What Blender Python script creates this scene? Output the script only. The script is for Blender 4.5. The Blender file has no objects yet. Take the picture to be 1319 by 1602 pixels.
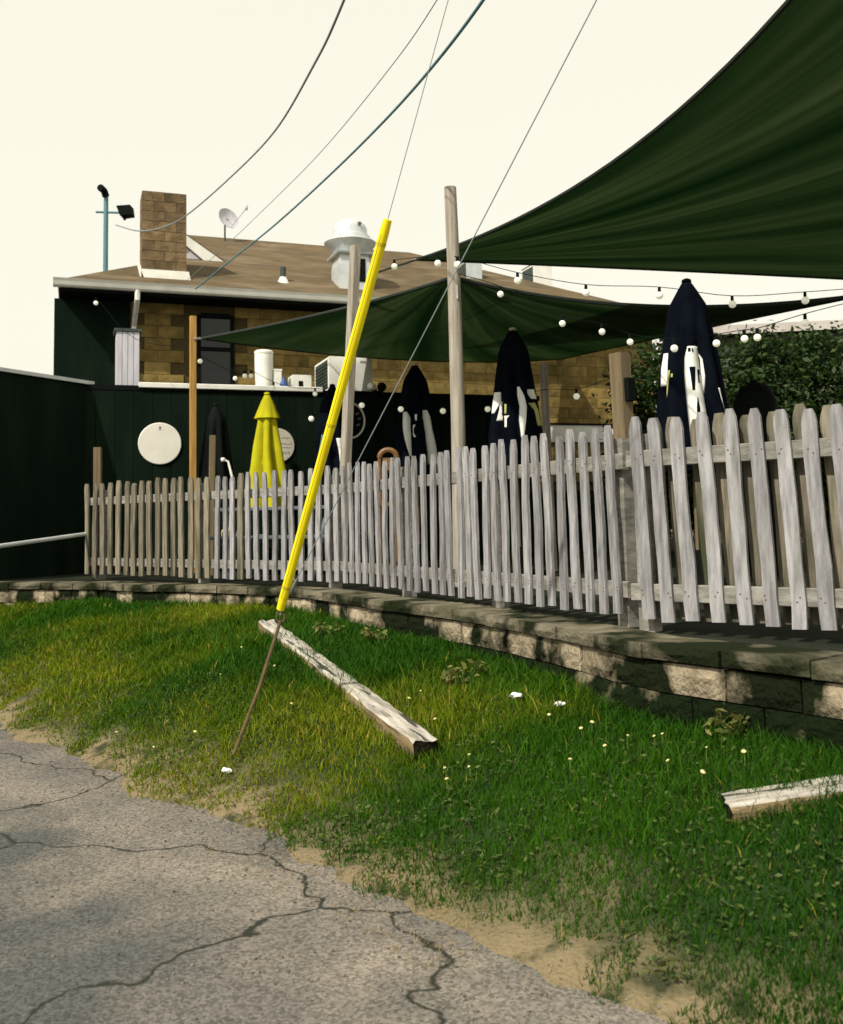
import bpy, bmesh, math, random
import numpy as np
from mathutils import Vector, Matrix, noise as mnoise
random.seed(7)
rng = np.random.default_rng(7)
R = math.radians
scn = bpy.context.scene
col = scn.collection
V = Vector

# ------------------------------------------------------------------ camera
FPX, CX, CY, PW = 1508.0, 659.5, 684.0, 1319.0
EYE = V((0, 0, 1.5)); PITCH = R(4.93); ROLL = R(1.2)
R0 = V((1, 0, 0)); FW = V((0, math.cos(PITCH), math.sin(PITCH))); U0 = V((0, -math.sin(PITCH), math.cos(PITCH)))
RT = R0 * math.cos(ROLL) - U0 * math.sin(ROLL)
UP = R0 * math.sin(ROLL) + U0 * math.cos(ROLL)
cam_d = bpy.data.cameras.new('camera'); cam = bpy.data.objects.new('camera', cam_d); col.objects.link(cam)
cam.matrix_world = Matrix(((RT.x, UP.x, -FW.x, EYE.x), (RT.y, UP.y, -FW.y, EYE.y), (RT.z, UP.z, -FW.z, EYE.z), (0, 0, 0, 1)))
cam_d.sensor_fit = 'HORIZONTAL'; cam_d.sensor_width = 36; cam_d.lens = 36 * FPX / PW
cam_d.shift_y = -117 / PW; cam_d.clip_start = 0.05; cam_d.clip_end = 2000
cam_d.dof.use_dof = True; cam_d.dof.focus_distance = 5.6; cam_d.dof.aperture_fstop = 5.0
scn.camera = cam

# ------------------------------------------------------------------ sky and sun
SUN_AZ = V((-0.62, -0.78)).normalized(); SUN_EL = R(46)
SKY_STRENGTH = 0.10; SUN_STRENGTH = 4.8
w = bpy.data.worlds.new('World'); scn.world = w; w.use_nodes = True
nt = w.node_tree; bg = nt.nodes['Background']
sky = nt.nodes.new('ShaderNodeTexSky'); sky.sky_type = 'NISHITA'; sky.sun_disc = False
sky.sun_elevation = SUN_EL; sky.sun_rotation = math.atan2(SUN_AZ.x, SUN_AZ.y)
sky.dust_density = 4; sky.air_density = 1.0; sky.ozone_density = 1.0
hs = nt.nodes.new('ShaderNodeHueSaturation'); hs.inputs['Saturation'].default_value = 0.12
nt.links.new(sky.outputs[0], hs.inputs['Color'])
mx = nt.nodes.new('ShaderNodeMix'); mx.data_type = 'RGBA'; mx.inputs[0].default_value = 0.72
nt.links.new(hs.outputs[0], mx.inputs[6]); mx.inputs[7].default_value = (12.4, 12.0, 10.0, 1)   # thin bright overcast veil
nt.links.new(mx.outputs[2], bg.inputs[0]); bg.inputs[1].default_value = SKY_STRENGTH
sd = bpy.data.lights.new('sun', 'SUN'); so = bpy.data.objects.new('sun', sd); col.objects.link(so)
sd.energy = SUN_STRENGTH; sd.angle = R(0.9); sd.color = (1.0, 0.95, 0.84)
sunv = V((SUN_AZ.x * math.cos(SUN_EL), SUN_AZ.y * math.cos(SUN_EL), math.sin(SUN_EL)))
so.rotation_euler = sunv.to_track_quat('Z', 'Y').to_euler(); so.location = (-6, -8, 12)
vs = scn.view_settings; vs.view_transform = 'Standard'; vs.look = 'None'; vs.exposure = 0.0; vs.gamma = 1.0
vs.use_curve_mapping = False

# ------------------------------------------------------------------ pixel -> direction helpers
def ray(x, y): return FW + RT * ((x - CX) / FPX) + UP * ((CY - y) / FPX)
def pt(x, y, Y):
    d = ray(x, y); return EYE + d * (Y / d.y)
def on_z(x, y, z):
    d = ray(x, y); return EYE + d * ((z - EYE.z) / d.z)
def hit(x, y, p, n):
    d = ray(x, y); return EYE + d * ((p - EYE).dot(n) / d.dot(n))

# ------------------------------------------------------------------ materials
def MT(name, c1, c2=None, rough=0.8, scale=6.0, stretch=(1, 1, 1), lo=0.35, hi=0.65, bump=0.0, bscale=40.0,
       rnd=0.0, c3=None, s3=2.0, l3=0.55, h3=0.62, metal=0.0, spec=0.3, world=False, trans=None, detail=5.0, attr=None, emit=0.0, dist=0.02, uv=False):
    m = bpy.data.materials.new(name); m.use_nodes = True
    n = m.node_tree.nodes; l = m.node_tree.links; p = n['Principled BSDF']
    p.inputs['Roughness'].default_value = rough; p.inputs['Metallic'].default_value = metal
    p.inputs['Specular IOR Level'].default_value = spec
    def rgb(c): return (c[0], c[1], c[2], 1)
    tc = n.new('ShaderNodeTexCoord'); mp = n.new('ShaderNodeMapping'); mp.inputs['Scale'].default_value = stretch
    if uv:
        l.new(tc.outputs['UV'], mp.inputs[0])
    elif world:
        g = n.new('ShaderNodeNewGeometry'); l.new(g.outputs['Position'], mp.inputs[0])
    else:
        oi0 = n.new('ShaderNodeObjectInfo'); ad = n.new('ShaderNodeVectorMath'); ad.operation = 'ADD'
        ml = n.new('ShaderNodeMath'); ml.operation = 'MULTIPLY'; ml.inputs[1].default_value = 37.0
        l.new(oi0.outputs['Random'], ml.inputs[0]); l.new(tc.outputs['Object'], ad.inputs[0]); l.new(ml.outputs[0], ad.inputs[1])
        l.new(ad.outputs[0], mp.inputs[0])
    def nz(sc, lo_, hi_, det=detail):
        t = n.new('ShaderNodeTexNoise'); t.inputs['Scale'].default_value = sc; t.inputs['Detail'].default_value = det
        l.new(mp.outputs[0], t.inputs['Vector'])
        r = n.new('ShaderNodeMapRange'); r.inputs[1].default_value = lo_; r.inputs[2].default_value = hi_
        l.new(t.outputs['Fac'], r.inputs[0]); return t, r
    def mix(f, a, b):
        k = n.new('ShaderNodeMix'); k.data_type = 'RGBA'
        l.new(f, k.inputs[0])
        for s, v_ in ((6, a), (7, b)):
            if isinstance(v_, tuple): k.inputs[s].default_value = rgb(v_)
            else: l.new(v_, k.inputs[s])
        return k.outputs[2]
    t, r = nz(scale, lo, hi)
    out = mix(r.outputs[0], c1, c2 or tuple(v * 0.8 for v in c1))
    if attr:
        a = n.new('ShaderNodeAttribute'); a.attribute_name = attr; out = a.outputs['Color']
    if c3:
        t3, r3 = nz(s3, l3, h3, 6.0); out = mix(r3.outputs[0], out, c3)
    if rnd:
        oi = n.new('ShaderNodeObjectInfo'); mr = n.new('ShaderNodeMapRange')
        mr.inputs[3].default_value = 1 - rnd; mr.inputs[4].default_value = 1 + rnd
        l.new(oi.outputs['Random'], mr.inputs[0])
        hv = n.new('ShaderNodeHueSaturation'); l.new(mr.outputs[0], hv.inputs['Value']); l.new(out, hv.inputs['Color']); out = hv.outputs[0]
    l.new(out, p.inputs['Base Color'])
    if emit:
        l.new(out, p.inputs['Emission Color']); p.inputs['Emission Strength'].default_value = emit
    if bump:
        tb, rb = nz(bscale, 0.2, 0.8, 4.0)
        b = n.new('ShaderNodeBump'); b.inputs['Strength'].default_value = bump; b.inputs['Distance'].default_value = dist
        l.new(rb.outputs[0], b.inputs['Height']); l.new(b.outputs[0], p.inputs['Normal'])
    if trans is not None:
        tr = n.new('ShaderNodeBsdfTranslucent'); ms = n.new('ShaderNodeMixShader'); ms.inputs[0].default_value = trans
        l.new(out, tr.inputs[0]); l.new(p.outputs[0], ms.inputs[1]); l.new(tr.outputs[0], ms.inputs[2])
        l.new(ms.outputs[0], n['Material Output'].inputs[0])
    return m

mat = {}
mat['asphalt'] = MT('asphalt', (0.12, 0.11, 0.098), (0.21, 0.18, 0.145), 0.95, 1.7, world=True, bump=0.5, bscale=300, c3=(0.075, 0.075, 0.07), s3=0.9, l3=0.5, h3=0.62, dist=0.005)
def street_detail(m):       # aggregate speckle and cracks
    n = m.node_tree.nodes; l = m.node_tree.links; p = n['Principled BSDF']; src = p.inputs['Base Color'].links[0].from_socket
    g = n.new('ShaderNodeNewGeometry'); v = n.new('ShaderNodeTexVoronoi'); v.inputs['Scale'].default_value = 110; l.new(g.outputs['Position'], v.inputs['Vector'])
    mr = n.new('ShaderNodeMapRange'); mr.inputs[3].default_value = 0.55; mr.inputs[4].default_value = 1.5; sp = n.new('ShaderNodeSeparateColor'); l.new(v.outputs['Color'], sp.inputs[0]); l.new(sp.outputs[0], mr.inputs[0])
    hv = n.new('ShaderNodeHueSaturation'); l.new(src, hv.inputs['Color']); l.new(mr.outputs[0], hv.inputs['Value'])
    nz = n.new('ShaderNodeTexNoise'); nz.inputs['Scale'].default_value = 3.0; nz.inputs['Detail'].default_value = 6; l.new(g.outputs['Position'], nz.inputs['Vector'])
    ad = n.new('ShaderNodeMix'); ad.data_type = 'RGBA'; ad.blend_type = 'ADD'; ad.inputs[0].default_value = 0.45; l.new(g.outputs['Position'], ad.inputs[6]); l.new(nz.outputs['Color'], ad.inputs[7])
    vc = n.new('ShaderNodeTexVoronoi'); vc.feature = 'DISTANCE_TO_EDGE'; vc.inputs['Scale'].default_value = 0.85; l.new(ad.outputs[2], vc.inputs['Vector'])
    mc = n.new('ShaderNodeMapRange'); mc.inputs[1].default_value = 0.003; mc.inputs[2].default_value = 0.012; l.new(vc.outputs['Distance'], mc.inputs[0])
    mx_ = n.new('ShaderNodeMix'); mx_.data_type = 'RGBA'; l.new(mc.outputs[0], mx_.inputs[0]); mx_.inputs[6].default_value = (0.02, 0.022, 0.015, 1); l.new(hv.outputs[0], mx_.inputs[7]); l.new(mx_.outputs[2], p.inputs['Base Color'])
street_detail(mat['asphalt'])
mat['soil'] = MT('soil', (0.014, 0.030, 0.006), (0.04, 0.045, 0.012), 0.95, 5.0, world=True, bump=0.7, bscale=60, c3=(0.10, 0.08, 0.03), s3=1.7, l3=0.6, h3=0.75)
mat['lawn_soil'] = MT('lawn_soil', (0.05, 0.05, 0.02), rough=0.95, attr='tint', bump=0.7, bscale=60, world=True, c3=(0.03, 0.035, 0.012), s3=7.0, l3=0.5, h3=0.65)
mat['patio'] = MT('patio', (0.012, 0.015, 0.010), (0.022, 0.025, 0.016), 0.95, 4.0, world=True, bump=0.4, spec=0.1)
mat['grass'] = MT('grass', (0.04, 0.1, 0.01), rough=0.6, attr='tint', trans=0.35, spec=0.08)
mat['picket'] = MT('picket', (0.34, 0.33, 0.335), (0.165, 0.16, 0.165), 0.85, 5.0, (9, 9, 1.1), 0.35, 0.72, 0.6, 22, rnd=0.24, c3=(0.095, 0.095, 0.075), s3=1.7, l3=0.54, h3=0.76, world=True, dist=0.006)
mat['picket_dark'] = MT('picket_dark', (0.24, 0.205, 0.155), (0.10, 0.095, 0.06), 0.9, 5.0, (9, 9, 1.0), 0.35, 0.7, 0.5, 22, rnd=0.28, c3=(0.045, 0.05, 0.025), s3=1.2, l3=0.5, h3=0.7, world=True, dist=0.006)
mat['rail'] = MT('rail', (0.30, 0.28, 0.25), (0.15, 0.145, 0.12), 0.9, 5.0, (2, 2, 6), rnd=0.1, bump=0.3)
mat['stone'] = MT('stone', (0.38, 0.315, 0.22), (0.22, 0.18, 0.12), 0.95, 14.0, (1, 1, 0.75), spec=0.04, bump=1.0, bscale=55, rnd=0.2, c3=(0.010, 0.014, 0.006), s3=3.2, l3=0.43, h3=0.53, world=True, dist=0.012)
mat['cap'] = MT('cap', (0.19, 0.165, 0.12), (0.085, 0.08, 0.05), 0.95, 5.0, spec=0.04, bump=0.8, bscale=45, rnd=0.14, c3=(0.014, 0.018, 0.008), s3=2.6, l3=0.44, h3=0.56, world=True, dist=0.01)
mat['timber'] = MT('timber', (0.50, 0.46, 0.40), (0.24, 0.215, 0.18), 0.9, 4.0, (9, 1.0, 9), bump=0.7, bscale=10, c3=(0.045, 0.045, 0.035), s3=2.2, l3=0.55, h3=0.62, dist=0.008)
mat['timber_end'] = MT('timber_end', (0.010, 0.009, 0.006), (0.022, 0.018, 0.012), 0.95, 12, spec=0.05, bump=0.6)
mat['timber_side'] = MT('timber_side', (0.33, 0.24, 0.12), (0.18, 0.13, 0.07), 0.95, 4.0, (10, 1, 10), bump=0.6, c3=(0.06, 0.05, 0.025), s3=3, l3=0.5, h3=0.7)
mat['black_wall'] = MT('black_wall', (0.0035, 0.009, 0.005), (0.007, 0.014, 0.008), 0.85, 1.2, (3, 3, 0.8), bump=0.15, spec=0.05)
mat['black'] = MT('black', (0.005, 0.007, 0.006), rough=0.8, spec=0.06)
mat['dark_glass'] = MT('dark_glass', (0.005, 0.007, 0.007), rough=0.15, spec=0.4)
mat['mortar'] = MT('mortar', (0.075, 0.055, 0.02), (0.05, 0.038, 0.013), 0.95, 20)
mat['tan'] = MT('tan', (0.25, 0.175, 0.052), (0.155, 0.105, 0.028), 0.9, 7.0, bump=0.5, bscale=30, rnd=0.20, c3=(0.085, 0.066, 0.016), s3=1.8, l3=0.55, h3=0.75, dist=0.01)
mat['chim'] = MT('chim', (0.19, 0.13, 0.066), (0.11, 0.073, 0.035), 0.9, 7.0, bump=0.5, bscale=30, rnd=0.24, dist=0.01, c3=(0.06, 0.045, 0.02), s3=1.6, l3=0.55, h3=0.7)
mat['shingle'] = MT('shingle', (0.145, 0.102, 0.052), (0.075, 0.054, 0.026), 0.95, 1.6, (1, 1, 5), 0.3, 0.7, 0.6, 45, c3=(0.20, 0.15, 0.095), s3=1.1, l3=0.52, h3=0.75, world=True)
mat['white'] = MT('white', (0.80, 0.79, 0.72), (0.70, 0.69, 0.62), 0.6, 5)
mat['white_dirty'] = MT('white_dirty', (0.72, 0.70, 0.64), (0.50, 0.49, 0.44), 0.7, 5, (3, 3, 0.6))
mat['vinyl'] = MT('vinyl', (0.55, 0.53, 0.58), (0.42, 0.41, 0.44), 0.6, 3, (6, 6, 0.6))
mat['galv'] = MT('galv', (0.62, 0.64, 0.62), (0.48, 0.52, 0.54), 0.4, 5, metal=0.25, spec=0.5)
mat['grille'] = MT('grille', (0.05, 0.065, 0.055), (0.03, 0.04, 0.035), 0.6, 20)
mat['sail'] = MT('sail', (0.175, 0.215, 0.130), (0.080, 0.125, 0.062), 0.9, 1.0, (22.0, 1.6, 1.0), 0.25, 0.75, 0.1, 60, uv=True, trans=0.70, c3=(0.035, 0.085, 0.038), s3=0.35, l3=0.4, h3=0.66, spec=0.1, detail=3)
mat['hem'] = MT('hem', (0.02, 0.028, 0.02), rough=0.8)
mat['navy'] = MT('navy', (0.0016, 0.0028, 0.0055), (0.0035, 0.0055, 0.010), 0.9, 4, spec=0.03)
mat['print_white'] = MT('print_white', (0.80, 0.80, 0.74), (0.68, 0.69, 0.64), 0.8, 6)
mat['print_yellow'] = MT('print_yellow', (0.42, 0.42, 0.14), rough=0.8)
mat['yellow_fabric'] = MT('yellow_fabric', (0.50, 0.47, 0.012), (0.40, 0.37, 0.01), 0.8, 5, trans=0.15, spec=0.1)
mat['guard'] = MT('guard', (0.88, 0.74, 0.005), (0.78, 0.63, 0.006), 0.5, 4, (1, 1, 1), spec=0.3, c3=(0.36, 0.29, 0.03), s3=9, l3=0.66, h3=0.78)
mat['guard_dirty'] = MT('guard_dirty', (0.62, 0.50, 0.01), rough=0.6)
mat['wood_new'] = MT('wood_new', (0.42, 0.24, 0.06), (0.30, 0.16, 0.04), 0.8, 4, (8, 8, 0.7), bump=0.3)
mat['wood_grey'] = MT('wood_grey', (0.40, 0.36, 0.30), (0.25, 0.215, 0.17), 0.85, 4, (10, 10, 0.6), bump=0.5, c3=(0.12, 0.09, 0.05), s3=2.2, l3=0.68, h3=0.73, dist=0.006)
mat['wood_brown'] = MT('wood_brown', (0.20, 0.15, 0.085), (0.13, 0.10, 0.055), 0.85, 4, (10, 10, 0.6), bump=0.4)
mat['rust'] = MT('rust', (0.13, 0.085, 0.04), (0.08, 0.055, 0.03), 0.8, 20, metal=0.2)
mat['steel'] = MT('steel', (0.42, 0.42, 0.40), (0.30, 0.31, 0.30), 0.45, 20, metal=0.7)
mat['wire'] = MT('wire', (0.22, 0.25, 0.25), rough=0.6)
mat['wire_blue'] = MT('wire_blue', (0.10, 0.22, 0.26), rough=0.6)
mat['bulb'] = MT('bulb', (0.86, 0.84, 0.66), rough=0.25, emit=0.45, spec=0.5)
mat['leaf'] = MT('leaf', (0.05, 0.1, 0.015), rough=0.55, attr='tint', trans=0.3, spec=0.25)
mat['gravel'] = MT('gravel', (0.2, 0.18, 0.15), rough=0.9, attr='tint')
mat['bark'] = MT('bark', (0.09, 0.07, 0.045), (0.05, 0.04, 0.025), 0.95, 8, (4, 4, 0.8), bump=0.8)
mat['dandelion'] = MT('dandelion', (0.45, 0.40, 0.10), (0.60, 0.56, 0.30), 0.8, 60)
mat['stem'] = MT('stem', (0.10, 0.16, 0.03), rough=0.6)
mat['paper'] = MT('paper', (0.78, 0.77, 0.72), (0.66, 0.66, 0.62), 0.8, 20)
mat['sign_white'] = MT('sign_white', (0.80, 0.77, 0.68), (0.72, 0.69, 0.60), 0.6, 4)
mat['sign_cream'] = MT('sign_cream', (0.58, 0.54, 0.44), (0.50, 0.46, 0.37), 0.6, 6)
mat['ink'] = MT('ink', (0.10, 0.09, 0.06), rough=0.7)
mat['ink_soft'] = MT('ink_soft', (0.36, 0.33, 0.27), rough=0.7)
mat['ink_faint'] = MT('ink_faint', (0.62, 0.59, 0.50), rough=0.7)
mat['ink_green'] = MT('ink_green', (0.10, 0.16, 0.10), rough=0.7)
mat['blue'] = MT('blue', (0.03, 0.09, 0.28), rough=0.5)
mat['tanplastic'] = MT('tanplastic', (0.48, 0.40, 0.24), (0.38, 0.31, 0.18), 0.7, 12)
mat['chair_wood'] = MT('chair_wood', (0.20, 0.10, 0.035), (0.13, 0.062, 0.022), 0.5, 8, (1, 8, 8))
mat['table_grey'] = MT('table_grey', (0.11, 0.13, 0.145), (0.075, 0.09, 0.10), 0.7, 6)
mat['far_roof'] = MT('far_roof', (0.50, 0.46, 0.42), (0.42, 0.38, 0.35), 0.9, 3)
mat['far_wall'] = MT('far_wall', (0.12, 0.12, 0.09), (0.09, 0.09, 0.07), 0.9, 3)

# ------------------------------------------------------------------ mesh helpers
class MB:
    def __init__(self): self.v = []; self.f = []; self.mi = []
    def add(self, vs_, fs, mi=0):
        o = len(self.v); self.v += [tuple(a) for a in vs_]; self.f += [tuple(i + o for i in f) for f in fs]; self.mi += [mi] * len(fs); return self
    def box(self, lo, hi, M=None, mi=0):
        c = [V((x, y, z)) for z in (lo[2], hi[2]) for y in (lo[1], hi[1]) for x in (lo[0], hi[0])]
        if M is not None: c = [M @ a for a in c]
        return self.add(c, [(0, 2, 3, 1), (4, 5, 7, 6), (0, 1, 5, 4), (2, 6, 7, 3), (0, 4, 6, 2), (1, 3, 7, 5)], mi)
    def bbox(self, lo, hi, b=0.005, M=None, mi=0):   # box with bevelled vertical/horizontal edges (octagonal prism along the longest axis)
        ax = max(range(3), key=lambda i: hi[i] - lo[i]); a1, a2 = [i for i in range(3) if i != ax]
        pr = [(lo[a1] + b, lo[a2]), (hi[a1] - b, lo[a2]), (hi[a1], lo[a2] + b), (hi[a1], hi[a2] - b), (hi[a1] - b, hi[a2]), (lo[a1] + b, hi[a2]), (lo[a1], hi[a2] - b), (lo[a1], lo[a2] + b)]
        vv = []
        for e in (lo[ax], hi[ax]):
            for p_ in pr:
                q = [0, 0, 0]; q[ax] = e; q[a1] = p_[0]; q[a2] = p_[1]; vv.append(V(q))
        if M is not None: vv = [M @ a for a in vv]
        fs = [(i, (i + 1) % 8, 8 + (i + 1) % 8, 8 + i) for i in range(8)] + [tuple(range(7, -1, -1)), tuple(range(8, 16))]
        return self.add(vv, fs, mi)
    def tube(self, pts, rad, n=8, mi=0, caps=True):
        pts = [V(p) for p in pts]
        if not hasattr(rad, '__len__'): rad = [rad] * len(pts)
        vv = []; prev = None
        for i, p in enumerate(pts):
            t = (pts[min(i + 1, len(pts) - 1)] - pts[max(i - 1, 0)]).normalized()
            a = (t.orthogonal() if prev is None else (prev - t * prev.dot(t))).normalized(); prev = a; b = t.cross(a)
            vv += [p + (a * math.cos(k * 2 * math.pi / n) + b * math.sin(k * 2 * math.pi / n)) * rad[i] for k in range(n)]
        fs = []
        for i in range(len(pts) - 1):
            for k in range(n): fs.append((i * n + k, i * n + (k + 1) % n, (i + 1) * n + (k + 1) % n, (i + 1) * n + k))
        if caps: fs += [tuple(range(n - 1, -1, -1)), tuple((len(pts) - 1) * n + k for k in range(n))]
        return self.add(vv, fs, mi)
    def lathe(self, prof, n=20, M=None, mi=0, sq=None):
        vv = []
        for r_, z in prof:
            for k in range(n):
                a = 2 * math.pi * k / n; vv.append(V((r_ * math.cos(a), r_ * math.sin(a), z)))
        if M is not None: vv = [M @ a for a in vv]
        fs = []
        for i in range(len(prof) - 1):
            for k in range(n): fs.append((i * n + k, i * n + (k + 1) % n, (i + 1) * n + (k + 1) % n, (i + 1) * n + k))
        fs += [tuple(range(n - 1, -1, -1)), tuple((len(prof) - 1) * n + k for k in range(n))]
        return self.add(vv, fs, mi)
    def prism(self, poly, y0, y1, M=None, mi=0):   # polygon in local xz, extruded along y
        n = len(poly); vv = [V((x, y0, z)) for x, z in poly] + [V((x, y1, z)) for x, z in poly]
        if M is not None: vv = [M @ a for a in vv]
        fs = [tuple(range(n)), tuple(range(2 * n - 1, n - 1, -1))] + [(i, i + n, (i + 1) % n + n, (i + 1) % n) for i in range(n)]
        return self.add(vv, fs, mi)
    def mesh(self, name, mats, smooth=False, fix=True):
        me = bpy.data.meshes.new(name); me.from_pydata(self.v, [], self.f)
        for m in (mats if isinstance(mats, (list, tuple)) else [mats]): me.materials.append(mat[m] if isinstance(m, str) else m)
        me.polygons.foreach_set('material_index', self.mi)
        if fix:
            bm = bmesh.new(); bm.from_mesh(me); bmesh.ops.recalc_face_normals(bm, faces=bm.faces); bm.to_mesh(me); bm.free()
        if smooth:
            me.polygons.foreach_set('use_smooth', [True] * len(me.polygons)); me.set_sharp_from_angle(angle=R(40))
        return me
    def build(self, name, mats, parent=None, smooth=False, fix=True):
        return link(name, self.mesh(name, mats, smooth, fix), parent)

def link(name, me, parent=None, loc=None, rot=None):
    o = bpy.data.objects.new(name, me); col.objects.link(o)
    if parent is not None: o.parent = parent
    if loc is not None: o.location = loc
    if rot is not None: o.rotation_euler = rot
    return o
def tag(o, label=None, cat=None, group=None, kind=None):
    if label: o['label'] = label
    if cat: o['category'] = cat
    if group: o['group'] = group
    if kind: o['kind'] = kind
    return o
def thing(name, label, cat, loc=(0, 0, 0), rz=0.0, group=None):
    o = bpy.data.objects.new(name, None); col.objects.link(o); o.empty_display_size = 0.1
    o.location = loc; o.rotation_euler = (0, 0, rz); return tag(o, label, cat, group)
def arc_pts(a, b, sag, n=16):
    a = V(a); b = V(b); return [a.lerp(b, i / n) - V((0, 0, sag * 4 * (i / n) * (1 - i / n))) for i in range(n + 1)]
def catmull(P, n=8):
    P = [V(p) for p in P]; Q = [P[0] * 2 - P[1]] + P + [P[-1] * 2 - P[-2]]; out = []
    for i in range(1, len(Q) - 2):
        for k in range(n):
            t = k / n; p0, p1, p2, p3 = Q[i - 1:i + 3]
            out.append(0.5 * ((2 * p1) + (p2 - p0) * t + (2 * p0 - 5 * p1 + 4 * p2 - p3) * t * t + (3 * p1 - p0 - 3 * p2 + p3) * t ** 3))
    return out + [P[-1]]
def fbm(x, y, s=1.0, seed=0.0): return mnoise.fractal(V((x * s + seed, y * s - seed, seed * 0.37)), 1.0, 2.0, 4)

# ================================================================== THE SETTING
PZ = 0.93                                   # level of the raised patio and wall coping
STZ = 0.2                                   # level of the street
b = MB()
b.add([(-600, -600, STZ), (600, -600, STZ), (600, 900, STZ), (-600, 900, STZ)], [(0, 1, 2, 3)])
tag(b.build('ground', 'asphalt'), kind='structure')

EDGE_P = V((-0.76, 4.1)); EDGE_D = V((0.655, -0.755)).normalized(); EDGE_N = V((-EDGE_D.y, EDGE_D.x))
if EDGE_N.x < 0: EDGE_N = -EDGE_N
def edge_s(x, y): return (x - EDGE_P.x) * EDGE_N.x + (y - EDGE_P.y) * EDGE_N.y
def lawn_z(x, y):
    s = edge_s(x, y) + 0.12 * fbm(x, y, 1.3, 3.0) + 0.07 * fbm(x, y, 4.5, 6.0)
    if s < 0: return STZ - 0.02 + 0.25 * max(s, -0.4)
    g = 0.50 * (1 - math.exp(-((s / 1.0) ** 1.25))) + 0.016 * max(0, y - 4.0)
    return STZ - 0.02 + g + 0.02 * fbm(x, y, 1.1, 9.0)

# retaining wall line (front edge of the coping)
wall_px = [(1230, 1030, ), (1000, 1005), (882, 982), (740, 958), (600, 940), (430, 920), (200, 914), (145, 912)]
wp = [on_z(x, y, PZ) for x, y in wall_px]
ctrl = [wp[0] + (wp[0] - wp[1]) * 2.2] + wp + [wp[-1] + V((-1.4, 0.42, 0)), wp[-1] + V((-4.5, 1.0, 0))]
wc = catmull(ctrl, 14)
acc = [0.0]
for i in range(1, len(wc)): acc.append(acc[-1] + (wc[i] - wc[i - 1]).length)
WL = acc[-1]
def wall_at(s):
    s = min(max(s, 0), WL - 1e-4)
    i = max(k for k in range(len(acc)) if acc[k] <= s); i = min(i, len(wc) - 2)
    t = (s - acc[i]) / max(acc[i + 1] - acc[i], 1e-6); p = wc[i].lerp(wc[i + 1], t); d = (wc[i + 1] - wc[i]).normalized()
    return p, d
def wall_side(x, y):                        # >0 in front of the wall (lawn side)
    best = 1e9; res = 0
    for i in range(0, len(wc) - 1, 4):
        a = wc[i]; d = (x - a.x) ** 2 + (y - a.y) ** 2
        if d < best:
            best = d; t = (wc[min(i + 2, len(wc) - 1)] - wc[max(i - 2, 0)]); res = t.x * (y - a.y) - t.y * (x - a.x); res /= max(t.length, 1e-6)
    return res

# lawn sheet
b = MB(); nx, ny = 230, 240
xs = np.linspace(-9, 4.2, nx); ys = np.linspace(-1.5, 11.6, ny)
vv = [(x, y, lawn_z(x, y)) for y in ys for x in xs]
ff = [(j * nx + i, j * nx + i + 1, (j + 1) * nx + i + 1, (j + 1) * nx + i) for j in range(ny - 1) for i in range(nx - 1)]
b.add(vv, ff); lawn = tag(b.build('lawn', 'lawn_soil', smooth=True, fix=False), kind='structure')
at = lawn.data.attributes.new('tint', 'FLOAT_COLOR', 'POINT'); cl = []
for (x_, y_, z_) in vv:
    q_ = min(1, max(0, (edge_s(x_, y_) + 0.25 * fbm(x_, y_, 2.5, 4.0) - 0.12) / 0.35)); cl += [0.20 + (0.014 - 0.20) * q_, 0.155 + (0.034 - 0.155) * q_, 0.085 + (0.006 - 0.085) * q_, 1]
at.data.foreach_set('color', cl)

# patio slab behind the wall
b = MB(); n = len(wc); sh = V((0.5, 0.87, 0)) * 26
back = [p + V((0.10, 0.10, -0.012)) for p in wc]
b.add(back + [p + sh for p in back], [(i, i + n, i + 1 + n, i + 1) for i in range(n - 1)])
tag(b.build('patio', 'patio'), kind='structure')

# ---- retaining wall: blocks and coping stones
wall = thing('retaining_wall', 'low stained stone block retaining wall curving along the lawn under the picket fence', 'wall', (0, 0, 0))
def rock_mesh(L, D, H, seed, rough=0.012, nu=5, nv=3):
    b = MB(); rr = random.Random(seed)
    fr = []
    for j in range(nv + 1):
        for i in range(nu + 1):
            x = -L / 2 + L * i / nu; z = H * j / nv; e = 1 if 0 < i < nu and 0 < j < nv else 0.25
            fr.append((x, -rough * rr.uniform(0.2, 1.8) * e, z))
    k = len(fr); b.add(fr, [(j * (nu + 1) + i, j * (nu + 1) + i + 1, (j + 1) * (nu + 1) + i + 1, (j + 1) * (nu + 1) + i) for j in range(nv) for i in range(nu)])
    w_ = nu + 1
    bk = [(-L / 2, D, 0), (L / 2, D, 0), (L / 2, D, H), (-L / 2, D, H)]
    o = k; b.v += bk
    bot = list(range(nu + 1)); top = [nv * w_ + i for i in range(nu + 1)]; lf = [j * w_ for j in range(nv + 1)]; rt = [j * w_ + nu for j in range(nv + 1)]
    b.f += [tuple(bot[::-1]) + (o, o + 1), tuple(top) + (o + 2, o + 3), tuple(lf) + (o + 3, o), tuple(rt[::-1]) + (o + 1, o + 2), (o + 1, o, o + 3, o + 2)]
    b.mi += [0] * 5
    return b
BH = 0.135; BL = 0.335
mat['stone_low'] = MT('stone_low', (0.36, 0.295, 0.20), (0.20, 0.165, 0.105), 0.95, 14.0, (1, 1, 0.75), spec=0.04, bump=1.0, bscale=55, rnd=0.2, c3=(0.008, 0.013, 0.005), s3=3.0, l3=0.35, h3=0.45, world=True, dist=0.012)
bmsl = [rock_mesh(BL - 0.008, 0.2, BH - 0.006, 90 + i).mesh('wall_block', 'stone_low') for i in range(5)]
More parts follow.
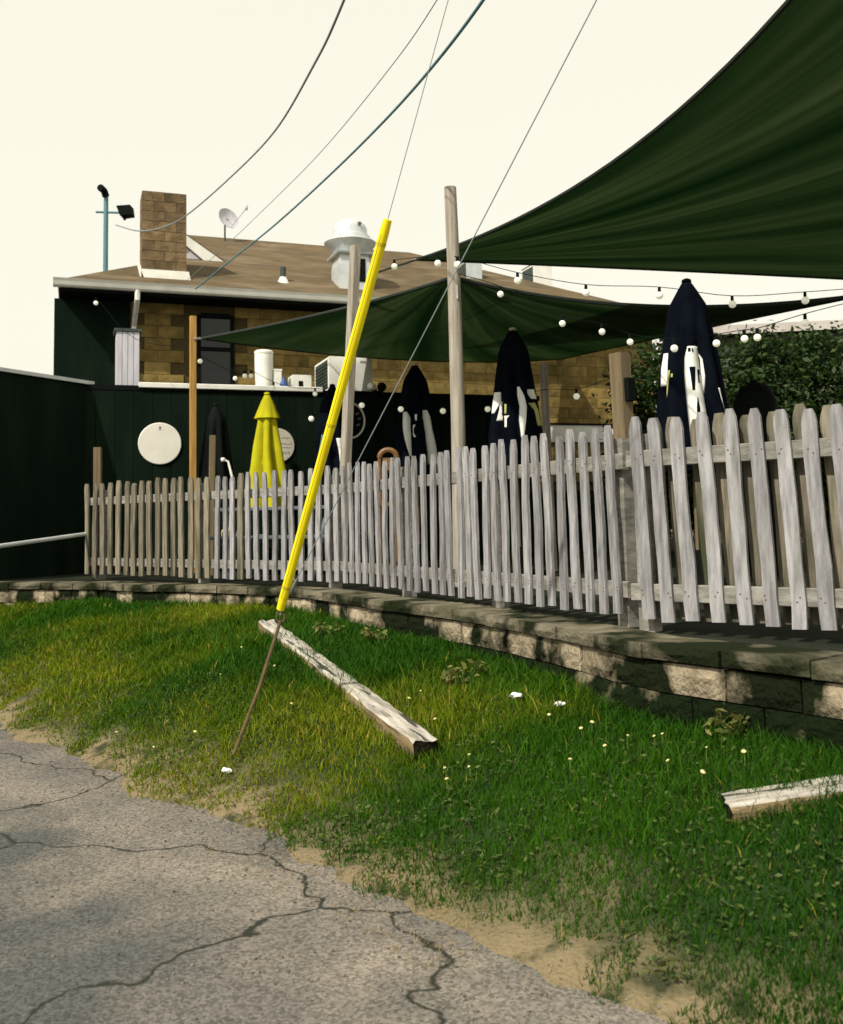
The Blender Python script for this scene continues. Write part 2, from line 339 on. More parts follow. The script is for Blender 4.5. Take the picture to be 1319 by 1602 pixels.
bms = [rock_mesh(BL - 0.008, 0.2, BH - 0.006, i).mesh('wall_block', 'stone') for i in range(7)]
for c in range(4):
    z0 = PZ - 0.072 - (c + 1) * BH
    s = 0.05 + (c % 2) * BL / 2
    while s < WL - 0.2:
        p, d = wall_at(s); base = lawn_z(p.x, p.y - 0.05)
        if z0 + BH > base - 0.03:
            ang = math.atan2(-d.y, -d.x); nn = V((-d.y, d.x, 0))        # behind the wall
            if nn.y < 0: nn = -nn
            q = p + nn * (0.03 + 0.008 * c * -1 + random.uniform(-0.006, 0.006)); q.z = z0 + random.uniform(-0.002, 0.002)
            o = link('block', random.choice(bms if c == 0 else bmsl), wall, q, (0, 0, ang + random.uniform(-0.015, 0.015)))
        s += BL
cms = [rock_mesh(0.392, 0.30, 0.066, 50 + i, 0.01, 5, 2).mesh('coping_stone', 'cap') for i in range(5)]
s = 0.1
while s < WL - 0.2:
    p, d = wall_at(s); ang = math.atan2(-d.y, -d.x)
    q = p.copy(); q.z = PZ - 0.066 + random.uniform(-0.003, 0.003)
    link('coping_stone', random.choice(cms), wall, q, (random.uniform(-0.008, 0.008), 0, ang + random.uniform(-0.01, 0.01))); s += 0.4

# ================================================================== HOUSE (tan block, hipped roof)
YAW = R(20); HD = V((math.cos(YAW), math.sin(YAW), 0)); HA = V((-math.sin(YAW), math.cos(YAW), 0)); HN = -HA
E0 = pt(90, 437, 14.0); EZ = E0.z
H0 = V((E0.x, E0.y, 0)) 
def hl(u, v, z): return H0 + HD * u + HA * v + V((0, 0, z))
def to_uv(p): q = p - H0; return q.dot(HD), q.dot(HA)
OV = 0.56
WALLP = hl(0, OV, 0)
uR = to_uv(hit(1022, 560, WALLP, HN))[0]
LR = uR + 0.35; DEP = 8.0; RISE = 2.03
house = thing('block_house', 'tan block house with brown hipped roof behind the black annex', 'house', (H0.x, H0.y, 0), YAW)
darkend0 = to_uv(hit(205, 520, WALLP, HN))[0] - 0.02
hw = MB(); hw.box((darkend0, OV + 0.012, 0.1), (uR, DEP - OV, EZ - 0.12))
hwall = hw.build('wall', 'mortar', house)
# window (dark) and its opening
wa = to_uv(hit(312, 500, WALLP, HN))[0]; wb = to_uv(hit(362, 500, WALLP, HN))[0]
wzt = hit(336, 494, WALLP, HN).z; wzb = hit(336, 600, WALLP, HN).z
darkend = to_uv(hit(205, 520, WALLP, HN))[0]
blk = [rock_mesh(0.398, 0.03, 0.186, 200 + i, 0.006, 3, 2).mesh('wall_stone', 'tan') for i in range(6)]
zc = EZ - 0.12 - 0.196; row = 0; cnt = 0
u700 = to_uv(hit(820, 600, WALLP, HN))[0]
LOWZ = hit(930, 768, WALLP, HN).z
while zc > LOWZ:
    u = darkend + (0.2 if row % 2 else 0.0)
    while u < uR:
        u1 = min(u + 0.404, uR)
        vis = zc > 2.95 or u1 > u700
        inw = (u1 > wa - 0.05 and u < wb + 0.05 and zc < wzt + 0.05 and zc + 0.19 > wzb - 0.05)
        if vis and not inw and u1 - u > 0.12:
            o = link('stone', random.choice(blk), hwall, ((u + u1) / 2, OV - 0.006, zc)); o.scale.x = (u1 - u - 0.006) / 0.398; cnt += 1
        u = u1
    zc -= 0.193; row += 1
b = MB(); b.box((-0.05, OV - 0.01, 2.2), (darkend - 0.025, DEP - 0.5, EZ - 0.16)); b.build('dark_porch_wall', 'black_wall', house)
b = MB(); b.box((u700 - 0.3, OV - 0.05, PZ - 0.05), (uR + 0.02, OV + 0.05, LOWZ)); b.build('dark_base_wall', 'black_wall', house)
win = MB(); win.box((wa, OV - 0.02, wzb), (wb, OV + 0.005, wzt)); wo = win.build('window', 'dark_glass', house)
fr = MB()
for (x0, x1, z0, z1) in ((wa - 0.04, wa + 0.02, wzb, wzt), (wb - 0.02, wb + 0.04, wzb, wzt), (wa + 0.02, wb - 0.02, wzt - 0.05, wzt + 0.03), (wa + 0.02, wb - 0.02, (wzb + wzt) / 2 - 0.03, (wzb + wzt) / 2 + 0.03)):
    fr.box((x0, OV - 0.05, z0), (x1, OV - 0.022, z1))
fr.build('window_frame', 'black', wo)
# roof: dutch hip at the left, hip at the right
def roof_pt0(x, y):
    sl = RISE / (DEP / 2); p = hit(x, y, hl(0, 0, EZ), (HN * sl + V((0, 0, 1))).normalized()); u, v = to_uv(p); return u, v, p.z
G = to_uv(hit(297, 368, hl(0, DEP / 2, 0), HN))[0]
slope = RISE / (DEP / 2); RZ = EZ + RISE
gz = EZ + G * slope
b = MB()
T = 0.0
P = {'fl': (0, 0, EZ), 'fr': (LR, 0, EZ), 'br': (LR, DEP, EZ), 'bl': (0, DEP, EZ), 'g1': (G, G, gz), 'g2': (G, DEP - G, gz), 'ra': (G - 0.12, DEP / 2, RZ), 'g1a': (G - 0.12, G - 0.0, gz + 0.03), 'g2a': (G - 0.12, DEP - G, gz + 0.03), 'rb': (LR - DEP / 2, DEP / 2, RZ)}
names = list(P); idx = {k: i for i, k in enumerate(names)}
b.add([P[k] for k in names], [[idx[k] for k in f] for f in (('fl', 'fr', 'rb', 'ra', 'g1a', 'g1'), ('br', 'bl', 'g2', 'g2a', 'ra', 'rb'), ('fr', 'br', 'rb'), ('bl', 'fl', 'g1', 'g2'))])
roof = b.build('roof', 'shingle', house)
sm = roof.modifiers.new('thick', 'SOLIDIFY'); sm.thickness = 0.05; sm.offset = -1
ga = MB(); ga.add([(G - 0.02, G, gz), (G - 0.02, DEP - G, gz), (G - 0.02, DEP / 2, RZ - 0.06)], [(0, 1, 2)])
ga.add([(G + 0.05, G, gz), (G + 0.05, DEP - G, gz), (G + 0.05, DEP / 2, RZ - 0.06)], [(0, 2, 1)]); gab = ga.build('gable_panel', 'vinyl', roof)
dv = roof_pt0(290, 404); du0 = dv[0]; dk = hl(dv[0], dv[1], dv[2]).y / FPX; dw = 56 * dk; dhh = 36 * dk
bd = MB(); dback = dv[1] + dhh / slope
for sg in (-1, 1):
    q = [(du0 + sg * (dw + 0.06), dv[1] - 0.03, dv[2] + 0.0), (du0, dv[1] - 0.03, dv[2] + dhh + 0.04), (du0, dback + 0.1, dv[2] + dhh + 0.04), (du0 + sg * (dw + 0.06), dv[1] + 0.05, dv[2] + 0.0)]
    bd.add(q + [(a, c, d - 0.03) for a, c, d in q], [(0, 1, 2, 3), (7, 6, 5, 4), (0, 4, 5, 1), (1, 5, 6, 2), (2, 6, 7, 3), (3, 7, 4, 0)])
dorm = bd.build('gablet', 'shingle', house)
bd = MB(); bd.prism([(du0 - dw, dv[2] - 0.02), (du0 + dw, dv[2] - 0.02), (du0, dv[2] + dhh)], dv[1] + 0.0, dv[1] + 0.04); bd.build('gablet_panel', 'vinyl', dorm)
bd = MB()
for sg in (-1, 1):
    bd.prism([(du0 + sg * (dw + 0.05), dv[2] - 0.03), (du0, dv[2] + dhh + 0.01), (du0, dv[2] + dhh - 0.17), (du0 + sg * (dw - 0.30), dv[2] - 0.03)], dv[1] - 0.05, dv[1] - 0.032)
bd.build('gablet_board', 'white', dorm)
bb = MB()
for sgn in (0, 1):
    a = V((0, G - 0.05, gz - 0.02)); c = V((0, DEP / 2, RZ - 0.0)); 
    if sgn: a.y = DEP - a.y
    dn = V((0, 0, -0.2))
    q = [a + V((0, 0, 0.04)), c + V((0, 0, 0.01)), c + dn, a + V((0, (0.36 if not sgn else -0.36), 0))]
    bb.add([p + V((G - 0.15, 0, 0)) for p in q] + [p + V((G - 0.122, 0, 0)) for p in q], [(0, 1, 2, 3), (7, 6, 5, 4), (0, 4, 5, 1), (1, 5, 6, 2), (2, 6, 7, 3), (3, 7, 4, 0)])
bb.build('barge_board', 'white', roof)
sf = MB(); sf.box((0.04, 0.04, EZ - 0.15), (LR - 0.04, DEP - 0.04, EZ - 0.11)); sf.build('soffit', 'black', house)
gt = MB()   # gutter and fascia
prof = [(-0.02, 0.02), (0.0, -0.02), (0.02, -0.075), (0.05, -0.10), (0.11, -0.10), (0.11, 0.005)]
def gutter(p0, p1, out):
    p0 = V(p0); p1 = V(p1); out = V(out); n_ = len(prof); vv = []
    for p in (p0, p1):
        vv += [p + out * (0.06 - a) + V((0, 0, z)) for a, z in prof]
    gt.add(vv, [(i, (i + 1) % n_, (i + 1) % n_ + n_, i + n_) for i in range(n_)] + [tuple(range(n_)), tuple(range(2 * n_ - 1, n_ - 1, -1))])
gutter((-0.06, 0, EZ - 0.005), (LR + 0.06, 0, EZ - 0.005), (0, -1, 0)); gutter((LR, 0.06, EZ - 0.007), (LR, DEP, EZ - 0.007), (1, 0, 0))
gut = gt.build('gutter', 'white', house)
du = to_uv(hit(215, 460, hl(0, 0, 0), HN))[0]
b = MB(); b.tube([(du, 0.0, EZ - 0.09), (du, 0.0, EZ - 0.22), (du - 0.02, OV - 0.06, EZ - 0.55), (du - 0.02, OV - 0.06, 3.2)], 0.04, 8); dsp = b.build('downspout', 'white', gut)
# chimney
ca = to_uv(hit(222, 430, hl(0, 0.5, 0), HN))[0]; cb = to_uv(hit(292, 430, hl(0, 0.5, 0), HN))[0]
czt = hit(255, 300, hl(0, 0.5, 0), HN).z; czb = EZ + 0.5 * slope - 0.05; cd = 0.55
b = MB(); b.box((ca + 0.012, 0.512, czb - 0.15), (cb - 0.012, 0.5 + cd - 0.012, czt - 0.01)); chim = b.build('chimney', 'mortar', house)
nrow = 9; ch = (czt - czb) / nrow; cw = cb - ca
for r_ in range(nrow):
    z = czb + r_ * ch
    cuts = [0, 0.5, 1.0] if r_ % 2 == 0 else [0, 0.27, 0.76, 1.0]
    for k in range(len(cuts) - 1):
        me = rock_mesh(cw * (cuts[k + 1] - cuts[k]) - 0.006, 0.04, ch - 0.008, 300 + r_ * 5 + k, 0.005, 2, 2).mesh('chimney_brick', 'chim')
        uc = ca + cw * (cuts[k] + cuts[k + 1]) / 2
        link('brick', me, chim, (uc, 0.5, z)); 
        me2 = me; link('brick', me2, chim, (uc, 0.5 + cd, z), (0, 0, math.pi))
    for sx in (ca, cb):
        me = rock_mesh(cd - 0.09, 0.03, ch - 0.008, 400 + r_, 0.005, 2, 2).mesh('chimney_brick', 'chim')
        link('brick', me, chim, (sx, 0.5 + cd / 2, z), (0, 0, -math.pi / 2 if sx == ca else math.pi / 2))
b = MB(); b.lathe([(0.09, 0), (0.09, 0.05), (0.07, 0.05)], 12, Matrix.Translation(((ca + cb) / 2, 0.5 + cd / 2, czt - 0.01))); b.build('flue', 'mortar', chim)
b = MB(); f0 = 0.5 - 0.02
b.prism([(ca - 0.02, czb + 0.16), (cb + 0.03, czb + 0.16), (cb + 0.07, czb - 0.02), (ca + 0.05, czb - 0.02)], f0 - 0.03, f0 + 0.01)
b.prism([(f0, czb + 0.18), (f0 + cd + 0.05, czb + 0.18 + 0.25), (f0 + cd + 0.05, czb + 0.05), (f0, czb - 0.02)], 0, 0.02, Matrix(((0, 1, 0, ca - 0.03), (1, 0, 0, 0), (0, 0, 1, 0), (0, 0, 0, 1))))
b.build('flashing', 'white', chim)
# vent pipe on the front slope
def roof_pt(x, y):        # pixel -> point on the front slope (house-local)
    nw = (HN * slope + V((0, 0, 1))).normalized(); p = hit(x, y, hl(0, 0, EZ), nw); u, v = to_uv(p); return u, v, p.z
vu, vv_, vz = roof_pt(443, 440)
b = MB(); b.tube([(vu, vv_, vz - 0.05), (vu, vv_, vz + 0.24)], 0.05, 10); vp = b.build('vent_pipe', 'grille', house)
b = MB(); b.lathe([(0.12, -0.06), (0.06, 0.05), (0.052, 0.07)], 12, Matrix.Translation((vu, vv_, vz))); b.build('pipe_boot', 'white', vp)

# ================================================================== BLACK ANNEX (flat roof, in front of the house)
K = pt(220, 601, 12.6); KP = K.copy(); AZ = K.z
aL = to_uv(K)[0]; aV = to_uv(K)[1]
u0 = to_uv(hit(150, 603, KP, HN))[0]; u840 = to_uv(hit(842, 640, KP, HN))[0]; u500 = to_uv(hit(503, 608, KP, HN))[0]; u218 = to_uv(hit(217, 601, KP, HN))[0]
annex = thing('black_annex', 'low black flat roofed annex wall behind the fence with round signs', 'building', (H0.x, H0.y, 0), YAW)
b = MB(); b.box((u0 - 3.5, aV, PZ - 0.3), (u840, aV + 0.14, AZ - 0.09)); fw = b.build('front_wall', 'black_wall', annex)
# vertical boards, each its own piece
uu = u0 - 1.2; i = 0
bdm = [MB().bbox((0, -0.016, 0), (0.236, 0.0, AZ - 0.12 - PZ), 0.004).mesh('board', 'black_wall') for _ in range(1)]
while uu < u840 - 0.24:
    link('board', bdm[0], fw, (uu, aV - random.uniform(0.0005, 0.003), PZ + 0.02)); uu += 0.24
b = MB(); b.box((u0 - 3.5, aV - 0.02, AZ - 0.088), (u840 + 0.02, OV - 0.06, AZ - 0.02)); b.build('flat_roof', 'black', annex)
b = MB(); b.bbox((u218, aV - 0.06, AZ - 0.05), (u500, aV + 0.12, AZ + 0.02), 0.008); b.build('white_trim', 'white', annex)
b = MB(); b.box((u840 - 0.14, aV + 0.14, PZ - 0.3), (u840, OV - 0.06, AZ - 0.09)); b.build('side_wall', 'black_wall', annex)
# left wing wall coming towards the street, with pale coping
wA = pt(150, 600, 12.5); wB = pt(80, 586, 11.85); dW = (wB - wA); dW.z = 0; dW.normalize(); nW = V((dW.y, -dW.x, 0))
la = lambda p: V((to_uv(p)[0], to_uv(p)[1], p.z))
b = MB(); q = []
for p in (wA, wA + dW * 3.4):
    for s_ in (0, 0.14): q.append(p + nW * (s_ if nW.y > 0 else -s_))
zt = wA.z - 0.03
vv = [la(V((p.x, p.y, z))) for z in (PZ - 0.5, zt) for p in q]
b.add(vv, [(0, 1, 3, 2), (4, 6, 7, 5), (0, 4, 5, 1), (2, 3, 7, 6), (0, 2, 6, 4), (1, 5, 7, 3)]); wing = b.build('wing_wall', 'black_wall', annex)
b = MB(); zc0 = zt + 0.002
q = []
for p in (wA + dW * 0.05, wA + dW * 3.4):
    for s_ in (-0.03, 0.17): q.append(p + nW * (s_ if nW.y > 0 else -s_))
vv = [la(V((p.x, p.y, z))) for z in (zc0, zc0 + 0.045) for p in q]
b.add(vv, [(0, 1, 3, 2), (4, 6, 7, 5), (0, 4, 5, 1), (2, 3, 7, 6), (0, 2, 6, 4), (1, 5, 7, 3)]); b.build('wing_coping', 'galv', wing)

# ---- things on and above the flat roof
RF = AZ - 0.018
def roof_thing(name, label, cat, x, y_px, v, group=None):
    p = hit(x, y_px, hl(0, v, 0), HN); q = V((p.x, p.y, RF)); return thing(name, label, cat, q, YAW, group)
def pxm(x, v):          # metres per photo pixel on plane v at pixel x
    p = hit(x, 600, hl(0, v, 0), HN); return p.y / FPX / math.cos(0.0)
# white siding enclosure
v_ = aV + 0.55; k = pxm(200, v_); t = roof_thing('siding_enclosure', 'white box clad in vertical siding at the left end of the annex roof', 'enclosure', 200, 600, v_)
wd = 35 * k; hh = hit(200, 519, hl(0, v_, 0), HN).z - RF
b = MB(); b.box((-wd / 2, 0, 0), (wd / 2, 0.35, hh)); b.build('core', 'vinyl', t)
pm = MB().bbox((0, -0.02, 0), (wd / 4 - 0.006, -0.001, hh - 0.01), 0.004).mesh('panel', 'vinyl')
for i in range(4): link('panel', pm, t, (-wd / 2 + i * wd / 4 + 0.003, 0, 0.003))
b = MB(); b.box((-wd / 2 - 0.03, -0.04, hh + 0.001), (wd / 2 + 0.03, 0.38, hh + 0.04)); b.build('top_cap', 'grille', t)
# white bucket and carton
v_ = aV + 0.3; k = pxm(415, v_); t = roof_thing('plastic_bucket', 'tall white plastic bucket with lid standing on the annex roof', 'bucket', 413, 600, v_)
hh = hit(415, 549, hl(0, v_, 0), HN).z - RF
b = MB(); b.lathe([(13 * k, 0), (14.5 * k, hh * 0.55), (14.5 * k, hh * 0.92)], 20); b.build('body', 'white', t, True)
b = MB(); b.lathe([(15.2 * k, hh * 0.92), (15.2 * k, hh * 0.97), (13 * k, hh), (4 * k, hh)], 20); b.build('lid', 'white', t, True)
t = roof_thing('white_carton', 'small white carton beside the bucket on the annex roof', 'box', 433, 600, v_ - 0.02)
b = MB(); b.bbox((-6 * k, -0.05, 0), (7 * k, 0.12, 33 * k), 0.005); b.build('body', 'white', t); b = MB(); b.bbox((-6.6 * k, -0.055, 33 * k + 0.001), (7.6 * k, 0.125, 36 * k), 0.004); b.build('lid', 'white', t)
t = roof_thing('blue_jug', 'small blue jug between white boxes on the annex roof', 'jug', 444, 600, v_ - 0.1)
b = MB(); b.lathe([(5.0 * k, 0), (6 * k, 4 * k), (6 * k, 12 * k), (3 * k, 18 * k), (2 * k, 22 * k)], 14); b.build('body', 'blue', t, True)
b = MB(); b.lathe([(2.4 * k, 22 * k), (2.4 * k, 25 * k)], 10); b.build('cap', 'ink', t)
t = roof_thing('vent_box', 'low white vent box with a dark square opening left of the air conditioner', 'vent', 472, 600, v_)
b = MB(); b.bbox((-15 * k, 0, 0), (16 * k, 0.3, 29 * k), 0.008); vb = b.build('body', 'white', t)
b = MB(); b.box((-5 * k, -0.006, 6 * k), (2 * k, 0.001, 19 * k)); b.build('opening', 'black', t)
# air conditioner
va = aV + 0.22; p = hit(515, 600, hl(0, va, 0), HN); k = pxm(545, va)
t = thing('air_conditioner', 'boxy white air conditioner with dark side grille on the annex roof', 'air conditioner', V((p.x, p.y, RF)), YAW)
Wd = 64 * k / math.cos(R(25)) ; Hh = hit(515, 557, hl(0, va, 0), HN).z - RF - 0.04; Dp = 0.86
b = MB(); b.bbox((0, 0, 0.04), (Wd, Dp, 0.04 + Hh), 0.012); b.build('casing', 'white', t)
for fx in (0.05, Wd - 0.09):
    b = MB(); b.box((fx, 0.03, 0), (fx + 0.04, Dp - 0.03, 0.039)); b.build('foot_rail', 'galv', t)
b = MB(); b.box((-0.005, 0.07, 0.08), (0.001, Dp - 0.07, Hh)); gr = b.build('side_grille', 'grille', t)
for i in range(8):
    z = 0.085 + i * (Hh - 0.1) / 8
    b = MB(); b.box((-0.014, 0.075, z), (-0.006, Dp - 0.075, z + 0.014)); b.build('louvre', 'grille', gr)
b = MB(); b.box((Wd * 0.72, -0.004, Hh - 0.04), (Wd * 0.85, 0.001, Hh - 0.01)); b.build('badge', 'ink_soft', t)
# floodlight pair
t = roof_thing('twin_floodlight', 'black twin floodlight with one white head at the annex roof edge', 'floodlight', 588, 606, aV + 0.1); k = pxm(588, aV + 0.1)
b = MB(); b.box((-0.05, -0.04, 0), (0.05, 0.04, 0.03)); b.tube([(0, 0, 0.03), (0, 0, 0.06)], 0.02); b.build('bracket', 'black', t)
Mx = Matrix.Translation((-0.06, -0.02, 0.08)) @ Matrix.Rotation(R(-75), 4, 'X'); b = MB(); b.lathe([(0.03, -0.08), (0.05, -0.03), (0.062, 0.05), (0.055, 0.06)], 14, Mx); b.build('lamp_head', 'white', t, True)
Mx = Matrix.Translation((0.08, -0.02, 0.07)) @ Matrix.Rotation(R(-60), 4, 'X') @ Matrix.Rotation(R(20), 4, 'Y'); b = MB(); b.lathe([(0.03, -0.08), (0.055, -0.03), (0.07, 0.05), (0.06, 0.06)], 14, Mx); b.build('lamp_head', 'black', t, True)

# ---- signs on the black wall
SP = hl(0, aV - 0.019, 0)
def sign_at(name, label, x, y, r_px, m_):
    p = hit(x, y, SP, HN); k = p.y / FPX; r_ = r_px * k
    t = thing(name, label, 'sign', p, YAW)
    b = MB(); b.lathe([(r_ * 0.97, 0), (r_, 0.006), (r_, 0.016), (r_ * 0.97, 0.022)], 40, Matrix.Rotation(R(90), 4, 'X')); b.build('panel', m_, t)
    return t, r_, k
def stroke(t, nm, m_, pts, wdt, yoff=-0.0235, th=0.0012):
    b = MB()
    for a, c in zip(pts[:-1], pts[1:]):
        a = V((a[0], 0, a[1])); c = V((c[0], 0, c[1])); d = (c - a).normalized(); s_ = V((-d.z, 0, d.x)) * wdt / 2
        q = [a - s_, c - s_, c + s_, a + s_]; b.add([p + V((0, yoff, 0)) for p in q] + [p + V((0, yoff - th, 0)) for p in q], [(0, 1, 2, 3), (7, 6, 5, 4), (0, 4, 5, 1), (2, 6, 7, 3), (1, 5, 6, 2), (3, 7, 4, 0)])
    return b.build(nm, m_, t)
t, r_, k = sign_at('round_sign', 'round plain white sign on the black wall near the fence end', 250, 694, 33, 'sign_white')
stroke(t, 'emblem', 'ink', [(-0.012, r_ * 0.76), (0.012, r_ * 0.76)], 0.022); stroke(t, 'emblem', 'ink_soft', [(-0.02, r_ * 0.66), (0.02, r_ * 0.66)], 0.008)
t, r_, k = sign_at('round_sign', 'round cream sign with faint lettering behind the yellow umbrella', 434, 697, 27, 'sign_cream')
for zz, x0, x1 in ((0.45, 0.2, 0.72), (0.1, 0.15, 0.9), (-0.12, 0.3, 0.8)):
    xx = x0
    while xx < x1:
        L = random.uniform(0.08, 0.2); stroke(t, 'lettering', 'ink_soft', [(xx * r_, zz * r_), (min(xx + L, x1) * r_, zz * r_ + random.uniform(-0.006, 0.006))], 0.014); xx += L + 0.05
for xx in (0.25, 0.42, 0.6): 
    stroke(t, 'lettering', 'ink_soft', [(xx * r_, -0.32 * r_), (xx * r_ + 0.012, -0.52 * r_)], 0.014); stroke(t, 'lettering', 'ink_soft', [(xx * r_, -0.42 * r_), (xx * r_ + 0.03, -0.42 * r_)], 0.012)
p = hit(546, 658, SP, HN); k = p.y / FPX; t = thing('ring_sign', 'dark round sign with thin white ring behind the grey post', 'sign', p, YAW)
b = MB(); r_ = 25 * k
b.tube([(r_ * math.cos(a), -0.02, r_ * 1.12 * math.sin(a)) for a in np.linspace(0, 2 * math.pi, 41)], 1.6 * k, 6, caps=False); b.build('ring', 'sign_white', t, True)
b = MB(); b.lathe([(r_ * 0.97, 0), (r_ * 0.97, 0.012)], 36, Matrix.Rotation(R(90), 4, 'X')); b.build('face', 'black', t)
for a in (0.7, 0.15, -0.55, 2.4, 3.4): stroke(t, 'dab', 'ink_green', [(0.55 * r_ * math.cos(a), 0.6 * r_ * math.sin(a)), (0.55 * r_ * math.cos(a) + 0.05, 0.6 * r_ * math.sin(a) + 0.02)], 0.03, -0.0135)
# white board low on the tan wall
PB = WALLP + HN * 0.06; p = hit(910, 665, PB, HN); p2 = hit(910, 692, PB, HN); ul = to_uv(hit(858, 665, PB, HN))[0]; ur = to_uv(hit(962, 668, PB, HN))[0]
t = thing('white_board', 'long white board fixed on the tan wall above the fence tops', 'board', hl(ul, to_uv(p)[1], p2.z), YAW)
b = MB(); b.bbox((0, 0, 0), (ur - ul, 0.03, p.z - p2.z), 0.006); b.build('panel', 'white', t); b = MB(); b.box((-0.02, -0.02, p.z - p2.z + 0.001), (ur - ul + 0.02, 0.035, p.z - p2.z + 0.03)); b.build('top_strip', 'black', t)

# ---- roof equipment
u, v_, z = roof_pt(549, 446); t = thing('exhaust_fan', 'large pale metal mushroom exhaust fan on the brown roof behind grey post', 'exhaust fan', hl(u, v_, z - 0.02), YAW)
k = hl(u, v_, z).y / FPX
def sqring(b, prof, M=None):
    vv = []; 
    for (a, z_) in prof: vv += [(-a, -a, z_), (a, -a, z_), (a, a, z_), (-a, a, z_)]
    n_ = len(prof); b.add(vv, [(i * 4 + j, i * 4 + (j + 1) % 4, (i + 1) * 4 + (j + 1) % 4, (i + 1) * 4 + j) for i in range(n_ - 1) for j in range(4)] + [(3, 2, 1, 0), tuple((n_ - 1) * 4 + j for j in range(4))])
b = MB(); sqring(b, [(25 * k, -0.32), (25 * k, 0.30), (23 * k, 0.50)]); b.build('curb', 'galv', t)
b = MB(); b.box((6 * k, -26 * k, 0.02), (17 * k, -25.1 * k, 0.42)); b.build('access_opening', 'black', t)
b = MB(); sqring(b, [(30 * k, 0.50), (31 * k, 0.53), (27 * k, 0.545)]); b.build('flange', 'galv', t)
b = MB(); b.lathe([(26 * k, 0.546), (31 * k, 0.60), (39 * k, 0.70), (42 * k, 0.745), (41 * k, 0.765), (36 * k, 0.75)], 32); b.build('bowl', 'galv', t, True)
b = MB(); b.lathe([(31 * k, 0.74), (33 * k, 0.77), (32 * k, 0.86), (28 * k, 0.88), (27 * k, 1.0), (25 * k, 1.06), (18 * k, 1.13), (6 * k, 1.16)], 32); b.build('motor_cover', 'galv', t, True)
b = MB(); b.lathe([(3 * k, 0), (3 * k, 0.02)], 10, Matrix.Translation((8 * k, -26.5 * k, 1.03)) @ Matrix.Rotation(R(90), 4, 'X')); b.build('cap_bolt', 'ink', t)
for i in range(4):
    a = R(45 + 90 * i); b = MB(); b.tube([(36 * k * math.cos(a), 36 * k * math.sin(a), 0.70), (31 * k * math.cos(a), 31 * k * math.sin(a), 0.86)], 0.012, 6); b.build('strut', 'steel', t)
# satellite dish
p = hit(352, 388, hl(0, DEP / 2 - 0.3, 0), HN); k = p.y / FPX; zr = RZ - 0.3 * slope
t = thing('satellite_dish', 'pale grey satellite dish on a thin mast at the roof ridge', 'satellite dish', V((p.x, p.y, zr - 0.02)), YAW)
h0 = p.z - zr; hd = hit(357, 341, hl(0, DEP / 2 - 0.3, 0), HN).z - zr
b = MB(); b.tube([(0, 0, 0), (0, 0, hd - 0.12)], 0.018, 8); b.build('mast', 'grille', t)
Md = Matrix.Translation((0.06, -0.05, hd)) @ Matrix.Rotation(R(24), 4, 'Z') @ Matrix.Rotation(R(72), 4, 'X')
b = MB(); b.lathe([(0.02, -0.05), (9 * k, -0.042), (15 * k, -0.018), (18 * k, 0.0), (18 * k, 0.01), (15 * k, -0.008), (9 * k, -0.03), (0.02, -0.038)], 28, Md); b.build('reflector', 'vinyl', t, True)
b = MB(); e = Md @ V((0, 0.1, 0)); ln = Md @ V((15 * k, 3 * k, 0.38)); b.tube([Md @ V((2 * k, -16 * k, 0.0)), ln], 0.01, 6); b.build('feed_arm', 'vinyl', t)
b = MB(); b.lathe([(0.02, -0.04), (0.035, 0), (0.03, 0.05)], 10, Matrix.Translation(ln)); b.build('feed_horn', 'vinyl', t)
b = MB(); b.tube([(0, 0, hd - 0.14), Md @ V((0, 0, -0.04))], 0.02, 6); b.build('bracket', 'grille', t)
# rooftop units right
for (xa, xb, yt, vv2, lab, m_) in ((719, 752, 411, 2.2, 'small blue grey roof unit beside the round pole', 'grille'), (822, 862, 417, 2.6, 'white boxy roof unit with dark left side on the roof', 'white')):
    p = hit((xa + xb) / 2, yt, hl(0, vv2, 0), HN); k = p.y / FPX; zr = EZ + vv2 * slope
    t = thing('rooftop_unit', lab, 'roof unit', V((p.x, p.y, zr - 0.25)), YAW); wd = (xb - xa) * k * 0.8; hh = max(p.z - zr + 0.25, 0.35)
    b = MB(); b.bbox((-wd / 2, -0.2, 0), (wd / 2, 0.35, hh), 0.01); b.build('casing', m_ if m_ != 'grille' else 'galv', t)
    b = MB(); b.box((-wd / 2 - 0.006, -0.17, 0.05), (-wd / 2 + 0.001, 0.32, hh - 0.05)); b.build('side_grille', 'grille', t)
    b = MB(); b.box((-wd / 2 - 0.02, -0.22, hh + 0.001), (wd / 2 + 0.02, 0.37, hh + 0.025)); b.build('top_lid', m_ if m_ != 'grille' else 'galv', t)
# light mast behind the roof left
p = pt(166, 300, 18.5); k = p.y / FPX
t = thing('light_mast', 'blue grey light mast with side floodlight behind the roof corner', 'light mast', V((p.x, p.y, STZ)), 0)
zt = p.z - STZ
b = MB(); b.tube([(0, 0, 0), (0, 0, zt - 0.1)], [0.06, 0.045], 10); b.build('pole', 'wire_blue', t)
b = MB(); b.tube([(0, 0, zt - 0.1), (-0.02, -0.05, zt), (-0.05, -0.2, zt + 0.02)], 0.07, 8); b.build('lamp_head', 'black', t)
za = zt - 33 * k
b = MB(); b.tube([(-16 * k, 0, za), (24 * k, 0, za - 2 * k)], 0.022, 6); b.build('cross_arm', 'wire_blue', t)
b = MB(); b.prism([(20 * k, za + 6 * k), (42 * k, za + 7 * k), (44 * k, za - 8 * k), (26 * k, za - 10 * k)], -0.15, 0.1); b.build('floodlight', 'black', t)
b = MB(); b.tube([(30 * k, 0, za - 10 * k), (30 * k, 0, za - 14 * k)], 0.03, 6); b.build('sensor', 'black', t)

